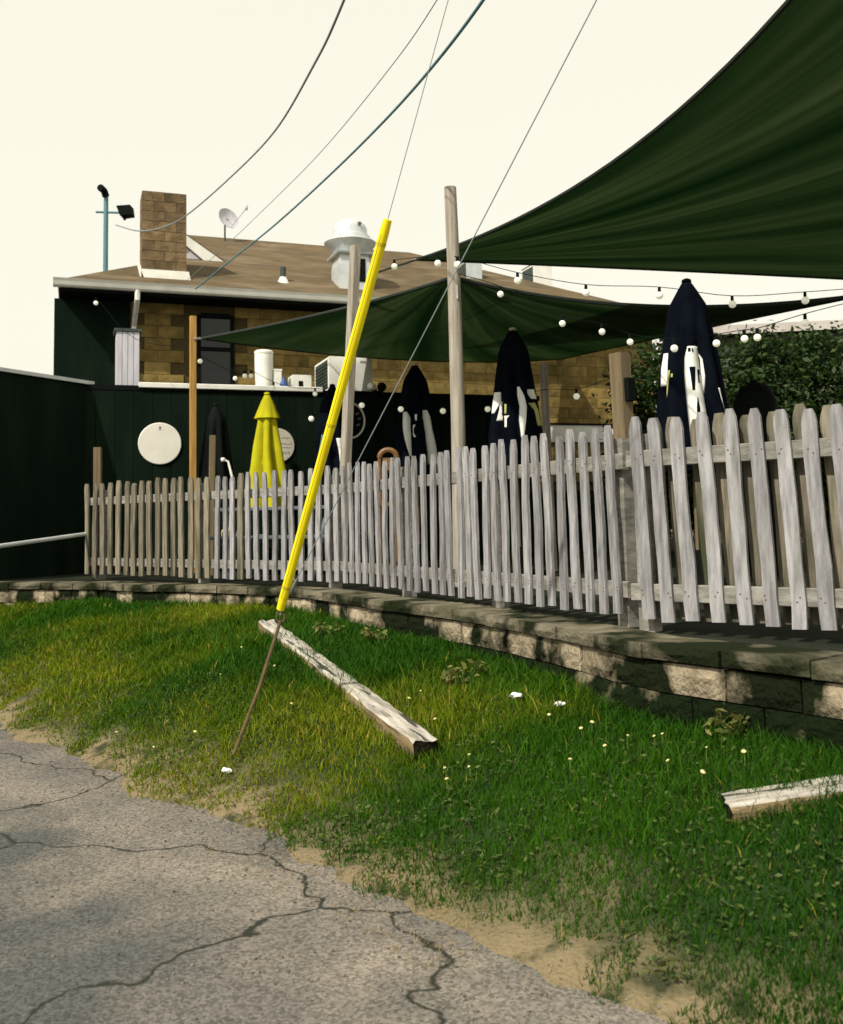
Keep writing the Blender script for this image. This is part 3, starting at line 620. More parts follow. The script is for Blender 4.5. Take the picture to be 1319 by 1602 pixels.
# ================================================================== POSTS AND SAILS
def square_post(name, label, p_top, p_bot, wdt, m_, rz=0.0, base_z=PZ):
    d = p_top - p_bot; p0 = p_bot + d * ((base_z - p_bot.z) / d.z)
    t = thing(name, label, 'post', p0 - V((0, 0, 0.03)), 0)
    d = p_top - p0; L = d.length; M = d.to_track_quat('Z', 'Y').to_matrix().to_4x4() @ Matrix.Rotation(rz, 4, 'Z')
    b = MB(); b.bbox((-wdt / 2, -wdt / 2, 0), (wdt / 2, wdt / 2, L + 0.03), 0.008, M); b.build('shaft', m_, t)
    return t, M, L
YP = 8.5
p = pt(711, 500, YP); pole_top = pt(708, 290, YP).z
t = thing('round_pole', 'tall round weathered wooden pole standing behind the fence', 'pole', (p.x, p.y, PZ - 0.02))
b = MB(); H = pole_top - PZ; b.tube([(0, 0, 0), (0.01, 0, H * 0.4), (0.004, 0, H * 0.8), (-0.01, 0, H)], [0.066, 0.063, 0.058, 0.055], 16); sh_ = b.build('shaft', 'wood_grey', t, True)
b = MB(); b.tube([(0.03, -0.0575, H * 0.71), (0.03, -0.0575, H * 0.745)], 0.01, 6); b.build('cleat', 'steel', t)
PP = V((p.x, p.y, 0))
t, M, L = square_post('square_post', 'leaning grey wooden post with rusty knots left of the round pole', pt(556, 385, 9.6), pt(541, 715, 9.6), 0.088, 'wood_grey', R(38))
b = MB()
for i, (h_, s_) in enumerate(((L - 0.08, 0.012), (L - 0.42, 0.01), (L - 1.05, 0.014), (L - 1.16, 0.008))):
    kb = MB(); kb.lathe([(s_, 0), (s_ * 0.7, 0.0015)], 8, M @ Matrix.Translation((0.02, -0.0445, h_)) @ Matrix.Rotation(R(90), 4, 'X')); kb.build('knot', 'rust', t)
tw, Mw, Lw = square_post('square_post', 'new orange brown wooden post beside the dark upstairs window', pt(302, 495, 11.9), pt(302, 735, 11.9), 0.082, 'wood_new', R(20))
pw = pt(302, 531, 11.9)
b = MB(); q = pw - tw.location; b.tube([q + V((0.02, -0.05, 0)), q + V((0.12, -0.06, -0.005))], 0.012, 6); b.build('sail_hook', 'steel', tw)
tp, Mp, Lp = square_post('square_post', 'brown square post carrying a black box beside the big navy umbrella', pt(969, 553, 7.6), pt(977, 690, 7.6), 0.125, 'wood_brown', R(35))
b = MB(); b.bbox((0.0645, -0.04, Lp - 0.36), (0.11, 0.05, Lp - 0.18), 0.006, Mp); b.build('junction_box', 'black', tp)
square_post('square_post', 'thin pale post right of the middle navy umbrella', pt(850, 568, 10.6), pt(856, 690, 10.6), 0.072, 'wood_grey', R(25))
square_post('square_post', 'short brown post near the left end of the fence', pt(153, 700, 11.4), pt(153, 760, 11.4), 0.09, 'wood_brown', R(10))
square_post('square_post', 'short brown post beside the black umbrella on the left', pt(333, 681, 11.3), pt(332, 740, 11.3), 0.075, 'wood_brown', R(10))

def sail(name, label, c, bows, sags, n=26, hem_r=0.018):
    # c: four corners in order; edges 0-1,1-2,2-3,3-0 bowed inwards
    cen = sum(c, V()) / 4
    def edge(i, t):
        a, e = c[i], c[(i + 1) % 4]; m_ = (a + e) / 2; inn = (cen - m_); inn.z = 0; inn.normalize()
        return a.lerp(e, t) + inn * bows[i] * 4 * t * (1 - t) - V((0, 0, sags[i] * 4 * t * (1 - t)))
    g = []
    for j in range(n + 1):
        t = j / n
        for i in range(n + 1):
            s_ = i / n
            A = edge(0, s_) * (1 - t) + edge(2, 1 - s_) * t; B = edge(3, 1 - t) * (1 - s_) + edge(1, t) * s_
            Cc = c[0] * (1 - s_) * (1 - t) + c[1] * s_ * (1 - t) + c[2] * s_ * t + c[3] * (1 - s_) * t
            q = A + B - Cc
            q.z += 0.012 * math.sin(34 * t + 6 * s_) * s_ * (1 - s_) * 4 * t * (1 - t)
            g.append(q)
    o = thing(name, label, 'shade sail', c[0]); b = MB()
    b.add([q - c[0] for q in g], [(j * (n + 1) + i, j * (n + 1) + i + 1, (j + 1) * (n + 1) + i + 1, (j + 1) * (n + 1) + i) for j in range(n) for i in range(n)])
    fb = b.build('fabric', 'sail', o, True, fix=False)
    uvl = fb.data.uv_layers.new(name='UVMap'); ar = []
    for lp in fb.data.loops:
        k_ = lp.vertex_index; i_, j_ = k_ % (n + 1) / n, k_ // (n + 1) / n
        ar += [math.atan2(j_ + 0.02, i_ + 0.02), math.hypot(i_, j_)]
    uvl.data.foreach_set('uv', ar); sd_ = fb.modifiers.new('thick', 'SOLIDIFY'); sd_.thickness = 0.004
    for i in range(4):
        b = MB(); b.tube([edge(i, k_ / 20) - c[0] for k_ in range(21)], hem_r, 6); b.build('hem', 'hem', o, True)
    for i in range(4):                                                 # corner patch and ring
        inn = (cen - c[i]).normalized(); q = c[i] - c[0]
        b = MB(); b.tube([q - inn * 0.03 + (inn * math.cos(a) + V((0, 0, 1)).cross(inn).normalized() * math.sin(a)) * 0.035 for a in np.linspace(0, 2 * math.pi, 17)], 0.006, 6, caps=False); b.build('corner_ring', 'steel', o, True)
    return o, edge
# upper sail
A = pt(652, 406, 12.0); B_ = pt(1480, 444, 11.0); D_ = V((5.6, 3.2, 4.55)); C_ = pt(1335, -120, 4.3)
s1, e1 = sail('shade_sail', 'large dark green shade sail stretched overhead at the upper right', [A, B_, D_, C_], [0.12, 0.3, 0.3, 0.48], [0.02, 0.1, 0.1, 0.12])
b = MB(); q = pt(584, 428, 13.2); b.tube([V((0, 0, 0)), q - A], 0.014, 6); b.build('tie_rope', 'hem', s1)
# lower sail
L_ = pw + V((0.13, -0.06, 0)); P_ = V((PP.x, PP.y + 0.06, pt(709, 431, YP).z)); Rr = pt(1345, 462, 9.0); F_ = hit(880, 561, WALLP + HN * 0.06, HN)
s2, e2 = sail('shade_sail', 'lower dark green shade sail hung from the round pole to the house', [P_, Rr, F_, L_], [0.24, 0.25, 0.0, 0.22], [0.13, 0.05, 0.15, -0.02])

# ================================================================== CLOSED UMBRELLAS
def rad(d, prof):
    for (d0, r0), (d1, r1) in zip(prof[:-1], prof[1:]):
        if d <= d1: return r0 + (r1 - r0) * (d - d0) / (d1 - d0)
    return prof[-1][1]
YPR = [(0, 0.025), (0.1, 0.07), (0.27, 0.115), (1.1, 0.235), (1.45, 0.26)]
PROF = [(0, 0.04), (0.03, 0.06), (0.2, 0.155), (0.30, 0.17), (1.1, 0.265), (1.55, 0.285)]
def umb_pt(th, d, prof, sc, ph, np_=8, off=0.0):
    if prof is YPR: np_ = 6
    r_ = rad(d / sc, prof) * sc; a = min(1, max(0, (d / sc - 0.12) / 0.5)) * (0.25 if prof is YPR else 0.15)
    rr = r_ * (1 - 1.7 * a + 2.4 * a * abs(math.cos(np_ / 2 * th + ph + 0.5 * math.sin(3 * d)))) + off
    return V((rr * math.cos(th), rr * math.sin(th), -d))
def umbrella(label, px, py, Y, sc, fabric, ph=0.0, prof=PROF, prints=(), vent=False, finial='sign_cream'):
    top = pt(px, py, Y); t = thing('closed_umbrella', label, 'umbrella', (top.x, top.y, PZ - 0.012))
    H = top.z - PZ; b = MB(); nd, nt_ = 26, 64; Ld = prof[-1][0] * sc; vv = []
    for j in range(nd + 1):
        d = Ld * j / nd
        for i in range(nt_): vv.append(umb_pt(2 * math.pi * i / nt_, d, prof, sc, ph) + V((0, 0, H)))
    b.add(vv, [(j * nt_ + i, j * nt_ + (i + 1) % nt_, (j + 1) * nt_ + (i + 1) % nt_, (j + 1) * nt_ + i) for j in range(nd) for i in range(nt_)] + [tuple(range(nt_))])
    cn = b.build('canopy', fabric, t, True)
    b = MB(); b.tube([(0, 0, 0.06), (0, 0, H - 0.01)], 0.022, 10); b.build('pole', 'wood_brown', t)
    b = MB(); b.lathe([(0.28, 0.0), (0.28, 0.05), (0.22, 0.075), (0.05, 0.085), (0.04, 0.3), (0.03, 0.3)], 24); b.build('base', 'black', t, True)
    b = MB(); b.lathe([(0.03 * sc, H), (0.042 * sc, H + 0.012), (0.036 * sc, H + 0.03), (0.012, H + 0.04)], 12); b.build('finial', finial, t, True)
    if vent:
        b = MB(); vv = []
        for j in range(5):
            d = 0.30 * sc * j / 4
            for i in range(nt_): vv.append(umb_pt(2 * math.pi * i / nt_, d, [(0, 0.03), (0.1, 0.08), (0.3, 0.155)], sc, ph + 1.0, off=0.008) + V((0, 0, H)))
        b.add(vv, [(j * nt_ + i, j * nt_ + (i + 1) % nt_, (j + 1) * nt_ + (i + 1) % nt_, (j + 1) * nt_ + i) for j in range(4) for i in range(nt_)]); b.build('vent_cap', fabric, t, True)
    # prints: list of (name, material, polygon strip [(angle_left, angle_right, depth)...]); angles in degrees, 0 = towards the street, + = right
    vd = math.atan2(-top.y, -top.x)
    for (nm, m_, rows) in prints:
        b = MB(); vv = []; nn_ = 8; k2 = []
        for (r0, r1) in zip(rows[:-1], rows[1:]):
            for s_ in range(6): k2.append([r0[i] + (r1[i] - r0[i]) * s_ / 6 for i in range(3)])
        k2.append(rows[-1]); off = 0.004 if m_ == 'print_white' else 0.007
        for (a0, a1, d) in k2:
            for i in range(nn_ + 1): vv.append(umb_pt(vd + R(a0 + (a1 - a0) * i / nn_), d * sc, prof, sc, ph, off=off) + V((0, 0, H)))
        b.add(vv, [(j * (nn_ + 1) + i, j * (nn_ + 1) + i + 1, (j + 1) * (nn_ + 1) + i + 1, (j + 1) * (nn_ + 1) + i) for j in range(len(k2) - 1) for i in range(nn_)])
        o = b.build(nm, m_, cn, True, fix=False); s_ = o.modifiers.new('thick', 'SOLIDIFY'); s_.thickness = 0.002; s_.offset = 1
    return t
W_, Y_, N_ = 'print_white', 'print_yellow', 'navy'
umbrella('big navy closed umbrella with white printed panel at the right of the fence', 1074, 441, 7.8, 1.0, 'navy', 0.5, finial='navy', prints=[
    ('printed_panel', W_, [(-4, 20, 0.56), (-12, 30, 0.66), (-14, 32, 0.80), (-8, 28, 1.15), (-4, 24, 1.4)]),
    ('lettering', N_, [(-2, 9, 0.73), (0, 8, 0.80), (2, 6, 0.92)]), ('lettering', N_, [(13, 16, 0.75), (13, 16, 0.86)]), ('lettering', N_, [(16, 20, 0.75), (16, 20, 0.79)]),
    ('lettering', N_, [(-3, 2, 0.575), (-3, 2, 0.605)]), ('lettering', N_, [(4, 7, 0.58), (5, 8, 0.61)]),
    ('lettering', N_, [(9, 10, 0.98), (7, 12, 1.06), (6, 12, 1.25)]),
    ('printed_panel', W_, [(-78, -66, 0.58), (-80, -62, 0.70), (-76, -64, 0.85)]),
    ('lettering', Y_, [(-44, -39, 0.74), (-48, -43, 0.96)]), ('lettering', Y_, [(-37, -34, 0.77), (-37, -34, 0.80)]),
    ('printed_panel', W_, [(50, 64, 0.90), (54, 78, 1.0), (66, 80, 1.10)])])
umbrella('middle navy closed umbrella with white streaks right of the round pole', 802, 516, 9.7, 0.97, 'navy', 1.4, prints=[
    ('printed_panel', W_, [(-62, -48, 0.66), (-64, -46, 0.76), (-66, -56, 0.88)]), ('lettering', W_, [(-48, -38, 0.76), (-48, -42, 0.84), (-50, -40, 0.96)]),
    ('lettering', Y_, [(-24, -19, 0.80), (-24, -19, 0.90)]), ('lettering', W_, [(-26, -12, 0.92), (-24, -18, 0.95), (-24, -18, 1.04)]),
    ('printed_panel', W_, [(8, 14, 0.62), (8, 24, 0.72), (12, 28, 0.82), (10, 24, 0.96), (14, 18, 1.16)]),
    ('printed_panel', W_, [(44, 62, 0.64), (54, 66, 0.74)]), ('lettering', Y_, [(48, 60, 0.78), (58, 66, 0.86), (62, 70, 1.02)])])
umbrella('navy closed umbrella with two white stripes left of the round pole', 649, 571, 11.7, 0.94, 'navy', 2.2, prints=[
    ('printed_panel', W_, [(-44, -30, 0.62), (-46, -20, 0.70), (-42, -20, 0.80), (-30, -16, 1.0), (-18, -14, 1.2)]),
    ('lettering', W_, [(-4, 4, 0.66), (-2, 2, 0.74)]), ('lettering', W_, [(-10, -2, 0.79), (-14, -9, 0.84), (-14, -9, 0.90), (-8, -1, 0.95)]),
    ('printed_panel', W_, [(30, 42, 0.60), (28, 50, 0.70), (34, 52, 0.86), (36, 60, 1.02), (40, 66, 1.3)])])
umbrella('dark navy closed umbrella half hidden behind the yellow guy guard', 520, 604, 11.9, 0.94, 'navy', 0.9, finial='navy', prints=[('printed_panel', W_, [(10, 30, 0.70), (16, 40, 0.86), (20, 36, 1.15)]), ('lettering', 'wire_blue', [(-52, -44, 0.64), (-54, -46, 0.9)])])
umbrella('black closed umbrella against the black wall left of the yellow one', 338, 634, 12.1, 0.80, 'black', 0.3, finial='black')
umbrella('bright yellow closed umbrella with a vent cap behind the fence', 418, 617, 11.3, 0.92, 'yellow_fabric', 0.7, prof=YPR, vent=True, finial='yellow_fabric')
# domed covered grill at the right
p = pt(1180, 597, 9.3); t = thing('covered_grill', 'black domed grill cover behind the right end of the fence', 'grill', (p.x, p.y, PZ - 0.012)); H = p.z - PZ
b = MB(); b.lathe([(0.24, 0.0), (0.235, 0.5), (0.22, H - 0.35), (0.20, H - 0.18), (0.14, H - 0.05), (0.05, H)], 20); b.build('cover', 'black', t, True)
b = MB(); b.lathe([(0.03, H), (0.035, H + 0.02), (0.01, H + 0.03)], 10); b.build('knob', 'black', t, True)
# rounded wooden chair back
p = pt(606, 701, 9.4); t = thing('round_back_chair', 'brown wooden chair with rounded back showing above the fence', 'chair', (p.x, p.y, PZ - 0.005)); H = p.z - PZ; w2 = 0.085
b = MB(); b.tube([(w2 * math.cos(a), 0.18, H - w2 * 0.9 + w2 * 0.9 * math.sin(a)) for a in np.linspace(0, math.pi, 15)], 0.028, 8); b.build('back_rail', 'chair_wood', t, True)
b = MB(); b.bbox((-w2 + 0.03, 0.165, H - 0.20), (w2 - 0.03, 0.185, H - 0.08), 0.006); b.build('back_slat', 'chair_wood', t)
b = MB(); b.bbox((-w2, -0.22, 0.72), (w2, 0.2, 0.755), 0.008); b.build('seat', 'chair_wood', t)
for sx in (-1, 1):
    b = MB(); b.tube([(sx * w2, 0.18, 0), (sx * w2, 0.18, H - w2 * 0.9)], 0.02, 8); b.build('leg', 'chair_wood', t)
    b = MB(); b.tube([(sx * w2 * 0.95, -0.2, 0), (sx * w2 * 0.9, -0.19, 0.72)], 0.02, 8); b.build('leg', 'chair_wood', t)
# blue grey picnic table seen through the pickets
p = pt(455, 800, 10.6); t = thing('picnic_table', 'blue grey picnic table seen through the pickets below the yellow umbrella', 'table', (p.x, p.y, PZ - 0.01), R(-20))
pl = MB().bbox((-0.75, 0, 0.72), (0.75, 0.135, 0.757), 0.005).mesh('plank', 'table_grey')
for i in range(5): link('plank', pl, t, (0, -0.36 + i * 0.145, 0))
for sy in (-0.68, 0.58):
    b = MB(); b.bbox((-0.75, sy, 0.42), (0.75, sy + 0.22, 0.455), 0.005); b.build('bench_plank', 'table_grey', t)
for sx in (-0.5, 0.5):
    b = MB(); b.box((sx - 0.02, -0.6, 0.36), (sx + 0.02, 0.72, 0.415)); b.build('cross_beam', 'table_grey', t)
    for sy in (-1, 1):
        b = MB(); b.tube([(sx + 0.045, sy * 0.6, 0), (sx + 0.045, sy * 0.2, 0.715)], 0.03, 6); b.build('leg', 'table_grey', t)

# ================================================================== STRING LIGHTS
def bulb(parent, p, sz):
    b = MB(); b.lathe([(0.012, 0.0), (0.014, -0.035), (0.011, -0.05)], 8, Matrix.Translation(p)); s_ = b.build('socket', 'black', parent)
    b = MB(); b.lathe([(0.012, -0.045)] + [(sz * math.sin(a), -0.045 - sz * 0.85 + sz * math.cos(a)) for a in np.linspace(0.5, math.pi - 0.1, 9)], 12, Matrix.Translation(p)); b.build('bulb', 'bulb', parent, True)
def string_lights(label, nodes, sz=0.028):
    # nodes: (x, y, Y, has_bulb) photo points the bulbs hang at
    P = []; o0 = pt(*nodes[0][:3]); t = thing('string_lights', label, 'string lights', o0)
    for (x, y, Y, hb) in nodes:
        q = pt(x, y, Y) - o0
        if hb: q = q + V((0, 0, 0.045 + sz * 0.85)); bulb(t, q, sz)
        P.append(q)
    b = MB(); b.tube(catmull(P, 5), 0.0035, 5); b.build('cord', 'black', t)
string_lights('string of pale globe bulbs sagging under the lower sail to the right', [(716, 428, 8.42, 0), (783, 460, 8.3, 1), (880, 506, 8.1, 1), (942, 519, 8.0, 1), (986, 535, 7.95, 1), (1055, 545, 7.0, 1), (1121, 537, 7.1, 1), (1165, 530, 7.1, 1), (1185, 528, 7.1, 1), (1260, 505, 7.1, 1), (1340, 470, 7.1, 0)])
string_lights('string of globe bulbs running along the top edge of the lower sail', [(617, 417, 9.6, 1), (685, 412, 8.8, 1), (716, 414, 8.42, 1), (810, 439, 8.3, 1), (917, 458, 8.2, 1), (1032, 462, 8.1, 1), (1146, 476, 8.0, 1), (1260, 470, 7.9, 1), (1350, 450, 7.9, 0)], 0.032)
string_lights('string of globe bulbs along the black wall between umbrellas', [(487, 655, 11.4, 1), (520, 646, 11.35, 0), (566, 634, 11.3, 1), (627, 640, 11.2, 1), (693, 643, 11.0, 1), (763, 640, 10.9, 1), (848, 610, 10.55, 0), (902, 620, 10.0, 1), (960, 590, 7.75, 0)], 0.034)
string_lights('string of globe bulbs on the annex roof edge by the orange brown post', [(150, 474, 12.5, 1), (212, 530, 12.3, 0), (302, 545, 12.0, 0), (313, 565, 12.05, 1), (368, 592, 12.3, 1), (383, 588, 12.3, 1), (393, 588, 12.3, 1), (428, 606, 12.2, 1), (460, 606, 12.1, 0), (493, 616, 12.0, 1), (520, 606, 12.0, 0)], 0.03)

# ================================================================== PICKET FENCES
def picket_mesh(seed, mname, Wp=0.076, Hp=1.0, Tp=0.02):
    rr = random.Random(seed); b = MB(); lv = [0, 0.12, 0.28, 0.45, 0.62, 0.78, 0.93]
    pr = []; dx = 0
    for z in lv:
        dx = rr.uniform(-0.004, 0.004); wj = Wp * rr.uniform(0.93, 1.05); pr.append((dx - wj / 2, dx + wj / 2, z * Hp))
    tw_ = Wp * rr.uniform(0.40, 0.55); th_ = Hp * rr.uniform(0.988, 1.012)
    pr.append((-Wp * 0.42, Wp * 0.42, Hp * 0.965)); pr.append((-tw_ / 2, tw_ / 2, th_ - 0.003)); vv = []
    bow = rr.uniform(-0.008, 0.008)
    for (a, c, z) in pr:
        yo = bow * math.sin(math.pi * z / Hp); vv += [(a, yo, z), (c, yo, z), (c, yo + Tp, z), (a, yo + Tp, z)]
    n_ = len(pr)
    b.add(vv, [(i * 4 + j, i * 4 + (j + 1) % 4, (i + 1) * 4 + (j + 1) % 4, (i + 1) * 4 + j) for i in range(n_ - 1) for j in range(4)] + [(3, 2, 1, 0), tuple((n_ - 1) * 4 + j for j in range(4))])
    for z in (0.12, 0.14, 0.79, 0.81):
        xx = rr.uniform(-0.35, 0.35) * Wp; yo = bow * math.sin(math.pi * z / Hp) - 0.0012
        b.add([(xx + 0.0042 * math.cos(k * math.pi / 3), yo, z + 0.0042 * math.sin(k * math.pi / 3)) for k in range(6)] + [(xx + 0.0042 * math.cos(k * math.pi / 3), yo + 0.003, z + 0.0042 * math.sin(k * math.pi / 3)) for k in range(6)], [tuple(range(6))] + [(k, (k + 1) % 6, (k + 1) % 6 + 6, k + 6) for k in range(6)], 1)
    return b.mesh('picket', [mname, 'rust'])
pk = [picket_mesh(i, 'picket', 0.058) for i in range(10)]; pkc = [picket_mesh(70 + i, 'picket', 0.066) for i in range(10)]; pkd = [picket_mesh(30 + i, 'picket_dark') for i in range(8)]
A0 = pt(139, 897, 10.85); A1 = pt(534, 903, 8.4); B1 = pt(972, 957, 5.1); C0 = pt(985, 962, 4.92); C1 = pt(1210, 980, 4.47)
A0.z = A1.z = B1.z = C0.z = C1.z = 0.985
def fence(label, P0, P1, xs_top, ytop, meshes, lean, double=False, post_t=(0.0, 0.5, 1.0), mfun=None, post_m='rail'):
    d = (P1 - P0); d.z = 0; L = d.length; d.normalize(); ang = math.atan2(d.y, d.x); nb = V((-d.y, d.x, 0))
    if nb.y < 0: nb = -nb
    t = thing('picket_fence', label, 'fence', P0, ang)
    nf = 1 if nb.dot(V((-math.sin(ang), math.cos(ang), 0))) > 0 else -1    # local +y is behind?
    umin, umax = 1e9, -1e9
    for i, (x, y) in enumerate(zip(xs_top, ytop)):
        p = hit(x, y, P0, nb); u = (p - P0).dot(d); ln = lean(x)
        u_b = u + math.tan(ln) * 1.0; umin = min(umin, u); umax = max(umax, u_b)
        me = (mfun(x) if mfun else random.choice(meshes))
        o = link('picket', me, t, (u_b, (-0.02 if nf > 0 else 0.02) + random.uniform(-0.002, 0.002), random.uniform(-0.012, 0.01)), (random.uniform(-0.012, 0.012), -ln + random.uniform(-0.008, 0.008), (0 if nf > 0 else math.pi) + random.uniform(-0.03, 0.03)))
        if nf < 0: o.rotation_euler.y *= -1
        o.scale.z = random.uniform(0.99, 1.015)
        if double:
            o2 = link('picket', random.choice(pkd), t, (u_b + 0.055, nf * 0.085 + random.uniform(-0.002, 0.002), random.uniform(-0.01, 0.01)), (0, -ln + random.uniform(-0.01, 0.01), 0))
    for z in (0.13, 0.80):
        b = MB(); b.bbox((umin - 0.06, min(nf * 0.004, nf * 0.042), z - 0.04), (umax + 0.06, max(nf * 0.004, nf * 0.042), z + 0.045), 0.004); b.build('rail', 'rail', t)
    for tt in post_t:
        u = umin + (umax - umin) * tt; b = MB(); y0, y1 = sorted((nf * 0.044, nf * 0.132)); b.bbox((u - 0.044, y0, PZ - 0.985 - 0.03), (u + 0.044, y1, 0.93), 0.005); b.build('post', post_m, t)
    return t, umin, umax, d
xa = [139, 150, 162.5, 174.5, 187, 199, 211, 223, 236, 247.5, 260.5, 273, 285.5, 299, 312, 325.5, 340, 352.5, 364.5, 377, 390, 402.5, 416, 430, 444, 457.5, 471, 485.5, 499.5, 514, 526.5]
ya = [757 - (x - 139) * (757 - 722) / (530 - 139) for x in xa]
def mA(x): return random.choice(pkd) if x < 300 or random.random() < max(0, (440 - x) / 220) else random.choice(pk)  # darker brown pickets at the left end, thinning out to the right
fence('left fence section with narrow brown grey pickets on the wall', A0, A1, xa, ya, pkd, lambda x: 0.0, post_t=(0.03, 0.5, 0.97), mfun=mA)
xb = [539.5, 549.5, 559.5, 570.5, 581, 592, 603, 614, 625.6, 638.5, 651, 663.5, 677.5, 689.6, 702.8, 717.6, 731.7, 744.3, 758.3, 773.7, 788.3, 804, 820.6, 837.4, 855, 873, 893.5, 912, 931.7, 953]
yb = [np.interp(x, [540, 691, 806, 910, 955], [720, 701, 684, 668, 662]) for x in xb]
fence('long middle fence section of pale grey pickets rising towards the right', A1, B1, xb, yb, pk, lambda x: R(np.interp(x, [540, 780, 960], [0, 0.3, 2.0])), post_t=(0.28, 0.64, 0.99))
xc = [993, 1023.5, 1060, 1099, 1140, 1180, 1222, 1266, 1312, 1360, 1410]
yc = [np.interp(x, [993, 1222, 1420], [656, 643, 632]) for x in xc]
fence('nearest fence section at right with pickets on both faces of its rails', C0, C1, xc, yc, pkc, lambda x: R(2.3), double=True, post_t=(0.0, 0.97))
# white standpipe in front of the left fence
p0 = on_z(362, 905, PZ); t = thing('standpipe', 'white standpipe with tan box in front of the left fence', 'pipe', (p0.x, p0.y, PZ - 0.006)); k = p0.y / FPX
q1 = pt(360, 850, p0.y + 0.03) - t.location; q2 = pt(363, 745, p0.y + 0.08) - t.location; q3 = pt(357, 722, p0.y + 0.1) - t.location; q4 = pt(349, 719, p0.y + 0.1) - t.location
b = MB(); b.tube([(0, 0, 0), q1], [5.5 * k, 4.2 * k], 12); b.build('lower_pipe', 'white', t, True)
b = MB(); b.tube([q1, q2, q3, q4], [2.6 * k, 2.2 * k, 1.8 * k, 1.8 * k], 8); b.build('upper_pipe', 'white_dirty', t, True)
qb = pt(354, 835, p0.y - 0.02) - t.location; b = MB(); b.lathe([(0.03, -0.05), (0.05, -0.035), (0.055, 0.0), (0.05, 0.035), (0.03, 0.05)], 14, Matrix.Translation(qb)); b.build('valve_box', 'tanplastic', t, True)
b = MB(); b.lathe([(0.02, -0.02), (0.028, 0.0), (0.02, 0.02)], 10, Matrix.Translation(q4)); b.build('nozzle', 'white', t, True)
# pale rail left of the fence
r0 = pt(137, 835, 10.9); r1 = pt(80, 843, 10.35); dr = (r1 - r0); t = thing('hand_rail', 'thin pale rail running left from the fence end before dark wall', 'rail', r0)
b = MB(); b.tube([V((0, 0, 0)), dr * 3.2], 0.022, 8); b.build('bar', 'galv', t)
b = MB(); q = dr * 3.1; b.tube([q, V((q.x, q.y, -1.2))], 0.022, 8); b.build('upright', 'galv', t)

# ================================================================== GUY WIRES AND OVERHEAD LINES
g0p = on_z(365, 1168, 0.42)
gz0 = lawn_z(g0p.x, g0p.y); 
for _ in range(6): g0p = on_z(365, 1168, gz0); gz0 = lawn_z(g0p.x, g0p.y)
eye_ = pt(439, 968, 5.1); gt_ = pt(607, 360, 4.35); far1 = gt_ + (gt_ - eye_).normalized() * 7.5
t = thing('guy_anchor', 'rusty anchor rod rising from the grass to the yellow guard', 'anchor rod', g0p - V((0, 0, 0.04)))
b = MB(); dd = (eye_ - g0p); b.tube([V((0, 0, 0)), dd * 0.5 + V((0.006, 0, 0)), dd + V((0, 0, 0.03))], 0.009, 8); b.build('rod', 'rust', t, True)
b = MB(); q = dd + V((0, 0, 0.05)); b.tube([q + V((0.022 * math.cos(a), 0.0, 0.03 * math.sin(a))) for a in np.linspace(0, 2 * math.pi, 17)], 0.006, 6, caps=False); b.build('eye', 'rust', t, True)
t = thing('guy_wire', 'guy wire sheathed in a long bright yellow guard leaning over the fence', 'guy wire', eye_ + V((0, 0, 0.05)))
b = MB(); dg = gt_ - eye_; nrm = dg.normalized(); prof_r = [(0.0, 0.021), (0.03, 0.0235), (0.5, 0.0235), (0.97, 0.0235), (1.0, 0.02)]
b.tube([dg * a for a, _ in prof_r], [r_ for _, r_ in prof_r], 14); b.build('yellow_guard', 'guard', t, True)
sdv = nrm.cross(V((0, 1, 0))).normalized(); fv = (-V((0, 1, 0)) + nrm * nrm.y).normalized(); so_ = (fv * 0.93 + sdv * 0.36).normalized() * 0.0236
b = MB(); b.tube([dg * 0.035 + so_, dg * 0.965 + so_], 0.0012, 4); b.build('guard_seam', 'rust', t)
for a_ in (0.06, 0.5, 0.94):
    b = MB(); b.tube([dg * a_, dg * a_ + nrm * 0.018], 0.0246, 14); b.build('guard_clip', 'guard_dirty', t, True)
b = MB(); b.tube([V((0, 0, -0.03)), dg * 0.01], 0.006, 6); b.tube([dg, far1 - eye_], 0.002, 6); b.build('cable', 'wire', t)
q2 = pt(890, 100, 3.8); far2 = q2 + (q2 - eye_).normalized() * 5
t = thing('guy_wire', 'bare steel guy wire slanting up to the right from the anchor', 'guy wire', eye_ + V((0.01, 0, 0.06)))
b = MB(); b.tube([V((0, 0, 0)), far2 - eye_], 0.0028, 6); b.build('cable', 'wire', t)
dq = (q2 - eye_); g1 = dq * 0.028; g2 = dq * 0.062; b = MB(); b.tube([g1, g1.lerp(g2, 0.15), g1.lerp(g2, 0.85), g2], [0.006, 0.011, 0.009, 0.005], 8); b.build('cable_grip', 'steel', t, True)
def line(label, pts_, r_, m_='wire'):
    P = [pt(*q) for q in pts_]; t = thing('overhead_line', label, 'cable', P[0]); b = MB(); b.tube([q - P[0] for q in catmull(P, 8)], r_, 6); o = b.build('cable', m_, t, True)
line('leftmost overhead cable curving down to the light mast past the chimney', [(181, 352, 14.2), (215, 361, 13.6), (250, 357, 13.2), (290, 338, 12.6), (360, 278, 11.2), (430, 205, 9.6), (492, 100, 7.8), (530, 20, 6.8), (600, -160, 5.5)], 0.010)
line('faint middle overhead cable running down to the roof edge', [(283, 447, 14.1), (345, 392, 13.2), (400, 340, 12.2), (500, 240, 10.0), (615, 100, 7.6), (690, -10, 6.4), (780, -160, 5.4)], 0.004)
line('thick blue grey overhead cable running down to the roof edge', [(306, 452, 14.2), (360, 408, 13.2), (430, 352, 12.0), (520, 270, 10.2), (610, 180, 8.4), (690, 88, 7.0), (770, -20, 6.0), (860, -160, 5.2)], 0.012, 'wire_blue')

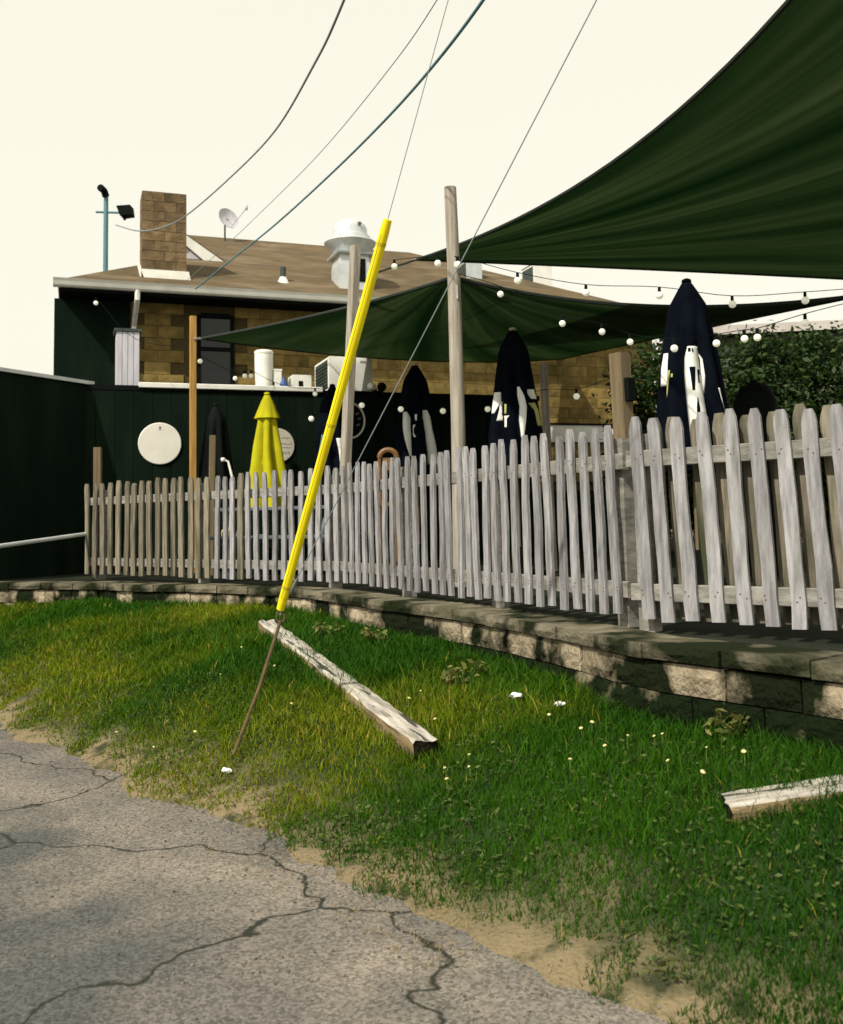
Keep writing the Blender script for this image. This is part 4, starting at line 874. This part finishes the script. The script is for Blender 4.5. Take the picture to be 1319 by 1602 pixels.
# ================================================================== TIMBERS
def timber(label, p0, p1, wdt, hgt, seed):
    d = p1 - p0; L = d.length; t = thing('timber', label, 'timber', p0, 0); rr = random.Random(seed)
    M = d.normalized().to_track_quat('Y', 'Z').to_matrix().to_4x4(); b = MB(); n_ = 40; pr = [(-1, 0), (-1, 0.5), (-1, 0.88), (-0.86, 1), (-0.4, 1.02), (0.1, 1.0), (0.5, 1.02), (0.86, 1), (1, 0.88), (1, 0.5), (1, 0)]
    m_ = len(pr); vv = []
    for i in range(n_ + 1):
        y = L * i / n_
        for (a, z) in pr:
            e = 0.006 if i not in (0, n_) else 0.01; nzv = fbm(y * 5 + a * 2, z * 3 + a * 3, 2.0, seed)
            vv.append(V((a * wdt / 2 + e * nzv * 1.2, y + (rr.uniform(-0.012, 0.012) if i in (0, n_) else 0), z * hgt + (e * nzv if z > 0.2 else 0))))
    t.rotation_euler = M.to_euler()
    o = len(b.v); b.v += [tuple(q) for q in vv]
    for i in range(n_):
        for j in range(m_ - 1):
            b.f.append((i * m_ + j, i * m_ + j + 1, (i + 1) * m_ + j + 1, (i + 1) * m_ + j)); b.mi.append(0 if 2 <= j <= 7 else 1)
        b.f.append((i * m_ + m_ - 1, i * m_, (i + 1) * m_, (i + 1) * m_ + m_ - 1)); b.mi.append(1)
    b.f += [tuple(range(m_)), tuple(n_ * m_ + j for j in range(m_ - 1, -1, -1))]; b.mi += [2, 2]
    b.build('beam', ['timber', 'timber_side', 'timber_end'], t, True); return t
def lawn_hit(x, y):
    z = 0.5
    for _ in range(12): p = on_z(x, y, z); z = 0.5 * z + 0.5 * lawn_z(p.x, p.y)
    return V((p.x, p.y, lawn_z(p.x, p.y)))
t0 = lawn_hit(668, 1188); t1 = lawn_hit(416, 988)
t0.z += 0.0; timber('long weathered pale timber lying across the lawn', t0, t1, 0.125, 0.085, 5)
t0 = lawn_hit(1140, 1278); t1 = lawn_hit(1440, 1232); timber('short end of a pale timber at the lower right corner', t0, t1 + V((0, 0, 0.0)), 0.17, 0.06, 11)

# ================================================================== GRASS AND PLANTS
def blades(name, n, region, seed, hmin, hmax, wmul=1.0, bare=0.0):
    r_ = np.random.default_rng(seed); out = []
    cnt = 0; xs_, ys_ = [], []
    y = region[0] + (region[1] - region[0]) * r_.random(n) ** 1.15
    x = (r_.random(n) * 2 - 1) * (0.50 * y + 0.45) 
    return x, y
def grid_noise(x, y, s, seed):
    r_ = np.random.default_rng(seed); n_ = 64; g = r_.random((n_, n_)); out = np.zeros_like(x); amp = 1; tot = 0
    for o in range(4):
        fx = (x * s + 100.3 + o * 7.7); fy = (y * s + 57.1 + o * 3.3); ix = np.floor(fx).astype(int); iy = np.floor(fy).astype(int); tx = fx - ix; ty = fy - iy
        tx = tx * tx * (3 - 2 * tx); ty = ty * ty * (3 - 2 * ty)
        a = g[ix % n_, iy % n_]; b_ = g[(ix + 1) % n_, iy % n_]; c_ = g[ix % n_, (iy + 1) % n_]; d_ = g[(ix + 1) % n_, (iy + 1) % n_]
        out += amp * ((a * (1 - tx) + b_ * tx) * (1 - ty) + (c_ * (1 - tx) + d_ * tx) * ty); tot += amp; amp *= 0.5; s *= 2.1
    return out / tot
NB = 430000
y = 1.7 + 8.6 * rng.random(NB) ** 1.2
x = (rng.random(NB) * 2 - 1) * (0.50 * y + 0.5)
# height field lookup on the lawn grid
ZG = np.array([v_[2] for v_ in vv_grid]) if False else np.array([[lawn_z(a, c) for a in xs] for c in ys])
def zlook(x, y):
    fx = (x - xs[0]) / (xs[1] - xs[0]); fy = (y - ys[0]) / (ys[1] - ys[0]); ix = np.clip(fx.astype(int), 0, nx - 2); iy = np.clip(fy.astype(int), 0, ny - 2); tx = fx - ix; ty = fy - iy
    return (ZG[iy, ix] * (1 - tx) + ZG[iy, ix + 1] * tx) * (1 - ty) + (ZG[iy + 1, ix] * (1 - tx) + ZG[iy + 1, ix + 1] * tx) * ty
WX = np.array([p.x for p in wc[::-1]]); WY = np.array([p.y for p in wc[::-1]])
front = y < np.interp(x, WX, WY) - 0.0
s_ = (x - EDGE_P.x) * EDGE_N.x + (y - EDGE_P.y) * EDGE_N.y
patch = grid_noise(x, y, 1.1, 5); fine = grid_noise(x, y, 4.0, 6); dryn = grid_noise(x, y, 0.8, 8)
keep = front & (s_ + (fine - 0.5) * 0.7 > 0.03) & (rng.random(NB) < np.clip(0.45 + (s_ + (fine - 0.5) * 0.8) * 1.6, 0.2, 1.0)) & (x > -8) & (x < 4)
x, y, s_, patch, fine, dryn = [a[keep] for a in (x, y, s_, patch, fine, dryn)]
NB = len(x); z = zlook(x, y) - 0.006
hgt = (0.028 + 0.05 * rng.random(NB) ** 1.6) * (0.55 + 0.9 * fine) * np.clip(0.5 + s_ * 0.6, 0.5, 1.15); tall = rng.random(NB) < 0.012; hgt[tall] *= 2.0
wdt = (0.0018 + 0.0014 * rng.random(NB)) * np.clip(y / 4.0, 0.75, 2.0)
th = rng.random(NB) * 2 * np.pi; lean_a = rng.random(NB) * 2 * np.pi; la_ = hgt * (0.15 + 0.75 * rng.random(NB))
cx, sx = np.cos(th) * wdt, np.sin(th) * wdt; lx, ly = np.cos(lean_a) * la_, np.sin(lean_a) * la_
vtx = np.zeros((NB, 5, 3))
vtx[:, 0] = np.stack([x - cx, y - sx, z], 1); vtx[:, 1] = np.stack([x + cx, y + sx, z], 1)
vtx[:, 2] = np.stack([x - cx * 0.8 + lx * 0.35, y - sx * 0.8 + ly * 0.35, z + hgt * 0.6], 1); vtx[:, 3] = np.stack([x + cx * 0.8 + lx * 0.35, y + sx * 0.8 + ly * 0.35, z + hgt * 0.6], 1)
vtx[:, 4] = np.stack([x + lx, y + ly, z + hgt], 1)
g1c = np.array([0.010, 0.050, 0.005]); g2c = np.array([0.040, 0.120, 0.004]); g3c = np.array([0.170, 0.215, 0.006]); g4c = np.array([0.30, 0.25, 0.04])
# drier towards the street; wall-side shade and sunny left are tinted into the blades
dry = np.clip((dryn - 0.50) * 3.2 + np.clip((1.1 - s_) * 0.35, -0.3, 0.35) + np.clip((-x - 0.2) * 0.22, -0.35, 0.28) + (rng.random(NB) - 0.5) * 0.55, 0, 1)
c_ = g1c + (g2c - g1c) * np.clip(patch * 1.3 + (rng.random(NB) - 0.5) * 0.7, 0, 1)[:, None]
c_ = c_ + (g3c - c_) * (dry ** 1.4)[:, None] * 0.85
straw = rng.random(NB) < 0.008 + 0.13 * dry ** 2; c_[straw] = g4c * (0.6 + 0.6 * rng.random((straw.sum(), 1)))
def bulk_mesh(name, vtx, faces_idx, ncorner, colors, mname, parent=None):
    nv = vtx.shape[0] * vtx.shape[1]; me = bpy.data.meshes.new(name); me.vertices.add(nv); me.vertices.foreach_set('co', vtx.reshape(-1))
    loops = np.concatenate(faces_idx, axis=0) if False else faces_idx
    me.loops.add(len(loops)); me.loops.foreach_set('vertex_index', loops.astype(np.int32))
    ls = np.concatenate([[0], np.cumsum(ncorner)[:-1]]); me.polygons.add(len(ncorner)); me.polygons.foreach_set('loop_start', ls.astype(np.int32))
    at = me.attributes.new('tint', 'FLOAT_COLOR', 'POINT'); cc = np.ones((nv, 4)); cc[:, :3] = np.repeat(colors, vtx.shape[1], axis=0); at.data.foreach_set('color', cc.reshape(-1))
    me.materials.append(mat[mname]); me.update(calc_edges=True); me.validate(); return link(name, me, parent)
base = (np.arange(NB) * 5)[:, None]; lo_ = (base + np.array([0, 1, 3, 2, 2, 3, 4])[None, :]).reshape(-1); ncn = np.tile([4, 3], NB)
gr_ = bulk_mesh('grass', vtx, lo_, ncn, c_, 'grass'); tag(gr_, 'green lawn grass with dry yellow patches towards the street', 'grass', kind='stuff')

# broad clover-like leaves near the street edge
def leaf_cloud(n, centers, spread, size, cols_, seed, up=0.5):
    r_ = np.random.default_rng(seed); ci = r_.integers(0, len(centers), n); c = np.array(centers)[ci] + r_.normal(size=(n, 3)) * np.array(spread)
    a = r_.normal(size=(n, 3)); a /= np.linalg.norm(a, axis=1)[:, None]; nn = r_.normal(size=(n, 3)); nn[:, 2] += up * 2; nn /= np.linalg.norm(nn, axis=1)[:, None]
    a -= nn * (a * nn).sum(1)[:, None]; a /= np.linalg.norm(a, axis=1)[:, None]; b_ = np.cross(nn, a); sz = size * (0.6 + 0.8 * r_.random(n))[:, None]
    v_ = np.stack([c - a * sz, c + b_ * sz * 0.5 + nn * sz * 0.12, c + a * sz, c - b_ * sz * 0.5 + nn * sz * 0.12], 1)
    k_ = r_.random((n, 1)); cc = np.array(cols_[0]) + (np.array(cols_[1]) - np.array(cols_[0])) * k_; return v_, cc
def leaf_obj(name, v_, cc, parent=None, mname='leaf'):
    n = len(v_); lo = (np.arange(n) * 4)[:, None] + np.array([0, 1, 2, 3])[None]; return bulk_mesh(name, v_, lo.reshape(-1), np.full(n, 4), cc, mname, parent)
nc = 16000; cy = 1.8 + 7 * rng.random(nc); cxx = (rng.random(nc) * 2 - 1) * (0.5 * cy + 0.4); cs = (cxx - EDGE_P.x) * EDGE_N.x + (cy - EDGE_P.y) * EDGE_N.y; cn_ = grid_noise(cxx, cy, 1.6, 12)
kk = (cs > 0.1) & (cs < 2.4) & (cn_ > 0.45 + np.clip(cs - 0.9, 0, 1) * 0.1); cxx, cy = cxx[kk], cy[kk]; ctr = np.stack([cxx, cy, zlook(cxx, cy) + 0.022], 1)
v_, cc = leaf_cloud(len(ctr) * 3, ctr, (0.02, 0.02, 0.008), 0.011, ((0.03, 0.06, 0.012), (0.10, 0.13, 0.025)), 3, 1.2)
tag(leaf_obj('clover', v_, cc), 'low broad leaved clover along the ragged street edge of the lawn', 'clover', kind='stuff')

# dead straw strewn over the ragged edge, and loose gravel on the street
ns = 22000; sy = 1.7 + 5.5 * rng.random(ns); sxx = (rng.random(ns) * 2 - 1) * (0.5 * sy + 0.4); ss = (sxx - EDGE_P.x) * EDGE_N.x + (sy - EDGE_P.y) * EDGE_N.y; sn = grid_noise(sxx, sy, 2.2, 21)
kk = (ss > -0.22) & (ss < 0.5) & (sn + (rng.random(ns) - 0.5) * 0.2 - np.abs(ss - 0.05) * 0.45 > 0.42); sxx, sy = sxx[kk], sy[kk]; n_s = len(sxx)
sz_ = np.maximum(zlook(sxx, sy), STZ) + 0.003 + 0.012 * rng.random(n_s); a_ = rng.random(n_s) * 6.283; L_s = 0.006 + 0.018 * rng.random(n_s); ca_, sa_ = np.cos(a_), np.sin(a_); ww = 0.001
sv = np.stack([np.stack([sxx - ca_ * L_s - sa_ * ww, sy - sa_ * L_s + ca_ * ww, sz_], 1), np.stack([sxx - ca_ * L_s + sa_ * ww, sy - sa_ * L_s - ca_ * ww, sz_], 1), np.stack([sxx + ca_ * L_s + sa_ * ww, sy + sa_ * L_s - ca_ * ww, sz_ + 0.006], 1), np.stack([sxx + ca_ * L_s - sa_ * ww, sy + sa_ * L_s + ca_ * ww, sz_ + 0.006], 1)], 1)
sc_ = np.array([0.30, 0.22, 0.09]) * (0.5 + 0.8 * rng.random((n_s, 1))); tag(leaf_obj('straw', sv, sc_), 'dead yellow straw strewn along the ragged lawn edge', 'straw', kind='stuff')
ng = 16000; gy = 1.6 + 6.0 * rng.random(ng) ** 1.2; gx = (rng.random(ng) * 2 - 1) * (0.5 * gy + 0.4); gs_ = (gx - EDGE_P.x) * EDGE_N.x + (gy - EDGE_P.y) * EDGE_N.y
kk = (gs_ < 0.15) & (rng.random(ng) < np.clip(1.0 + gs_ * 0.9, 0.12, 1)); gx, gy = gx[kk], gy[kk]; n_g = len(gx); gr2 = 0.0018 + 0.007 * rng.random(n_g) ** 3; gz_ = np.maximum(zlook(gx, gy), STZ)
oc = np.array([[1, 0, 0], [0, 1, 0], [-1, 0, 0], [0, -1, 0], [0, 0, 0.75], [0, 0, -0.4]]); jit = 1 + 0.35 * (rng.random((n_g, 6, 1)) - 0.5); th_ = rng.random(n_g) * 6.283
ox = oc[None, :, 0] * np.cos(th_)[:, None] - oc[None, :, 1] * np.sin(th_)[:, None]; oy = oc[None, :, 0] * np.sin(th_)[:, None] + oc[None, :, 1] * np.cos(th_)[:, None]
gv = np.stack([ox, oy, np.repeat(oc[None, :, 2], n_g, 0)], 2) * jit * gr2[:, None, None] + np.stack([gx, gy, gz_ + 0.001], 1)[:, None, :]
fi = np.array([0, 1, 4, 1, 2, 4, 2, 3, 4, 3, 0, 4, 1, 0, 5, 2, 1, 5, 3, 2, 5, 0, 3, 5]); lo_g = ((np.arange(n_g) * 6)[:, None] + fi[None]).reshape(-1)
gc_ = np.array([0.19, 0.165, 0.13]) * (0.3 + 0.8 * rng.random((n_g, 1))); tag(bulk_mesh('gravel', gv, lo_g, np.full(n_g * 8, 3), gc_, 'gravel'), 'loose grey gravel on the street beside the lawn', 'gravel', kind='stuff')

# dandelions
dl = [(983, 1172), (1025, 1170), (1038, 1163), (1047, 1213), (1100, 1225), (1107, 1190), (948, 1185), (893, 1210), (735, 1193), (697, 1215), (659, 1092), (640, 1108), (345, 1066), (378, 1022), (430, 1048), (183, 1155), (305, 1157), (240, 1178), (682, 1140), (456, 1112), (735, 1215), (910, 1152), (927, 1147), (860, 1135), (1165, 1192), (700, 1236), (530, 990)]
hm = MB(); hm.lathe([(0.004, 0.0), (0.012, 0.004), (0.014, 0.009), (0.009, 0.014), (0.003, 0.016)], 10); hme = hm.mesh('flower_head', 'dandelion', True)
stm = MB(); stm.tube([(0, 0, -0.07), (0.004, 0.002, -0.03), (0, 0, 0)], 0.002, 5); stme = stm.mesh('flower_stem', 'stem')
for (x_, y_) in dl:
    p = lawn_hit(x_, y_ + 8); t = thing('dandelion', ('small pale dandelion in the sunny grass left of the long timber' if x_ < 470 else 'small pale dandelion in the green grass right of the long timber'), 'dandelion', p + V((0, 0, 0.0)), random.uniform(0, 6), ('dandelions left of the long timber' if x_ < 470 else 'dandelions right of the long timber'))
    h_ = random.uniform(0.05, 0.075); s1_ = random.uniform(0.4, 0.8)
    o = link('stem', stme, t, (0, 0, h_)); o = link('flower_head', hme, t, (0, 0, h_ - 0.002), (random.uniform(-0.5, 0.5), random.uniform(-0.5, 0.5), 0)); o.scale = (s1_,) * 3
# paper scraps
for (x_, y_, s1_, lab) in ((808, 1097, 0.026, 'white crumpled paper scrap in the grass below the wall'), (875, 1110, 0.022, 'small white scrap in grass right of the larger crumpled paper'), (353, 1214, 0.02, 'tiny white scrap at the bare street edge of the lawn')):
    p = lawn_hit(x_, y_ + 6); bm = bmesh.new(); bmesh.ops.create_icosphere(bm, subdivisions=2, radius=s1_)
    for q in bm.verts: q.co *= 1 + random.uniform(-0.45, 0.3); q.co.z *= 0.6; q.co.x *= 1.3
    me = bpy.data.meshes.new('paper_scrap'); bm.to_mesh(me); bm.free(); me.materials.append(mat['paper']); tag(link('paper_scrap', me, None, p + V((0, 0, 0.045))), lab, 'paper')
# weeds at the wall foot
for i, (x_, y_, lab) in enumerate(((520, 1000, 'leafy weed at the wall foot behind the far half of the timber'), (585, 1012, 'leafy weed at the wall foot below the pale block'), (725, 1075, 'leafy weed at the wall foot left of the paper scrap'), (1150, 1165, 'leafy weed at the wall foot near the right timber'))):
    p = lawn_hit(x_, y_); t = thing('weed_plant', lab, 'weed', p); ctr = [(random.gauss(0, 0.05), random.gauss(0, 0.03), random.uniform(0.02, 0.11)) for _ in range(14)]
    v_, cc = leaf_cloud(90, ctr, (0.02, 0.02, 0.015), 0.022, ((0.05, 0.08, 0.015), (0.20, 0.19, 0.05)), 40 + i, 0.8); leaf_obj('leaves', v_, cc, t)
    b = MB()
    for c in ctr: b.tube([(0, 0, -0.03), (c[0] * 0.5, c[1] * 0.5, c[2] * 0.6), c], 0.002, 4)
    b.build('stems', 'stem', t)

# ================================================================== FAR RIGHT: HEDGE TREES AND NEIGHBOUR
def bush(label, px, Y, h, r_, n, seed, zb=PZ):
    p = pt(px, 700, Y); t = thing('shrub_tree', label, 'tree', (p.x, p.y, zb - 0.02), 0, 'shrubby trees beyond the patio'); rr = random.Random(seed)
    b = MB(); ctr = []; 
    b.tube([(0, 0, 0), (0.03, 0.02, h * 0.3), (0.0, 0, h * 0.55)], [0.08, 0.06, 0.03], 8); b.build('trunk', 'bark', t, True)
    for i in range(110):
        a = rr.uniform(0, 6.28); q = rr.random() ** 0.5; zz = rr.uniform(0.12, 1.0); rad_ = r_ * (1 - 0.75 * max(0, zz - 0.55) / 0.45) * q
        ctr.append((rad_ * math.cos(a), rad_ * math.sin(a), h * zz))
    lb = MB()
    for c in ctr[:12]: lb.tube([(0, 0, h * 0.25), (c[0] * 0.5, c[1] * 0.5, h * 0.25 + (c[2] - h * 0.25) * 0.6), c], [0.03, 0.018, 0.006], 5)
    lb.build('limbs', 'bark', t)
    v_, cc = leaf_cloud(n, ctr, (0.16, 0.16, 0.13), 0.05, ((0.010, 0.028, 0.007), (0.045, 0.080, 0.015)), seed, 0.6); leaf_obj('crown', v_, cc, t); return t
for i, (px, Y, h, r_, lab) in enumerate(((1035, 15.4, 3.3, 1.0, 'leafy shrub just right of the tan house corner'), (1105, 14.6, 3.15, 1.0, 'leafy shrub right of the big navy umbrella'), (1190, 14.0, 3.1, 1.0, 'leafy shrub behind the covered grill'), (1290, 13.4, 3.0, 1.0, 'leafy shrub at the right edge beyond the patio'), (1380, 12.8, 2.9, 1.0, 'outermost leafy shrub at the far right'))):
    bush(lab, px, Y, h, r_, 9000, 60 + i)
# neighbouring low building whose pale eave shows above the shrubs
p = pt(1100, 520, 19.0); nb_ = thing('neighbour_house', 'low neighbouring building with pale roof edge above the shrubs at right', 'building', (p.x, p.y, STZ), R(-8)); zt = pt(1170, 512, 19).z - STZ
b = MB(); b.box((0.3, 0.3, 0), (9.6, 5.5, zt - 0.16)); b.build('wall', 'far_wall', nb_)
b = MB(); b.add([(-0.1, 0, zt), (10, 0, zt), (10, 5.8, zt), (-0.1, 5.8, zt), (2.2, 2.9, zt + 0.28), (8, 2.9, zt + 0.28)], [(0, 1, 5, 4), (1, 2, 5), (2, 3, 4, 5), (3, 0, 4), (3, 2, 1, 0)]); b.build('roof', 'far_roof', nb_)
b = MB(); b.box((-0.15, -0.05, zt - 0.15), (10.05, -0.002, zt + 0.03)); b.build('fascia', 'far_roof', nb_)
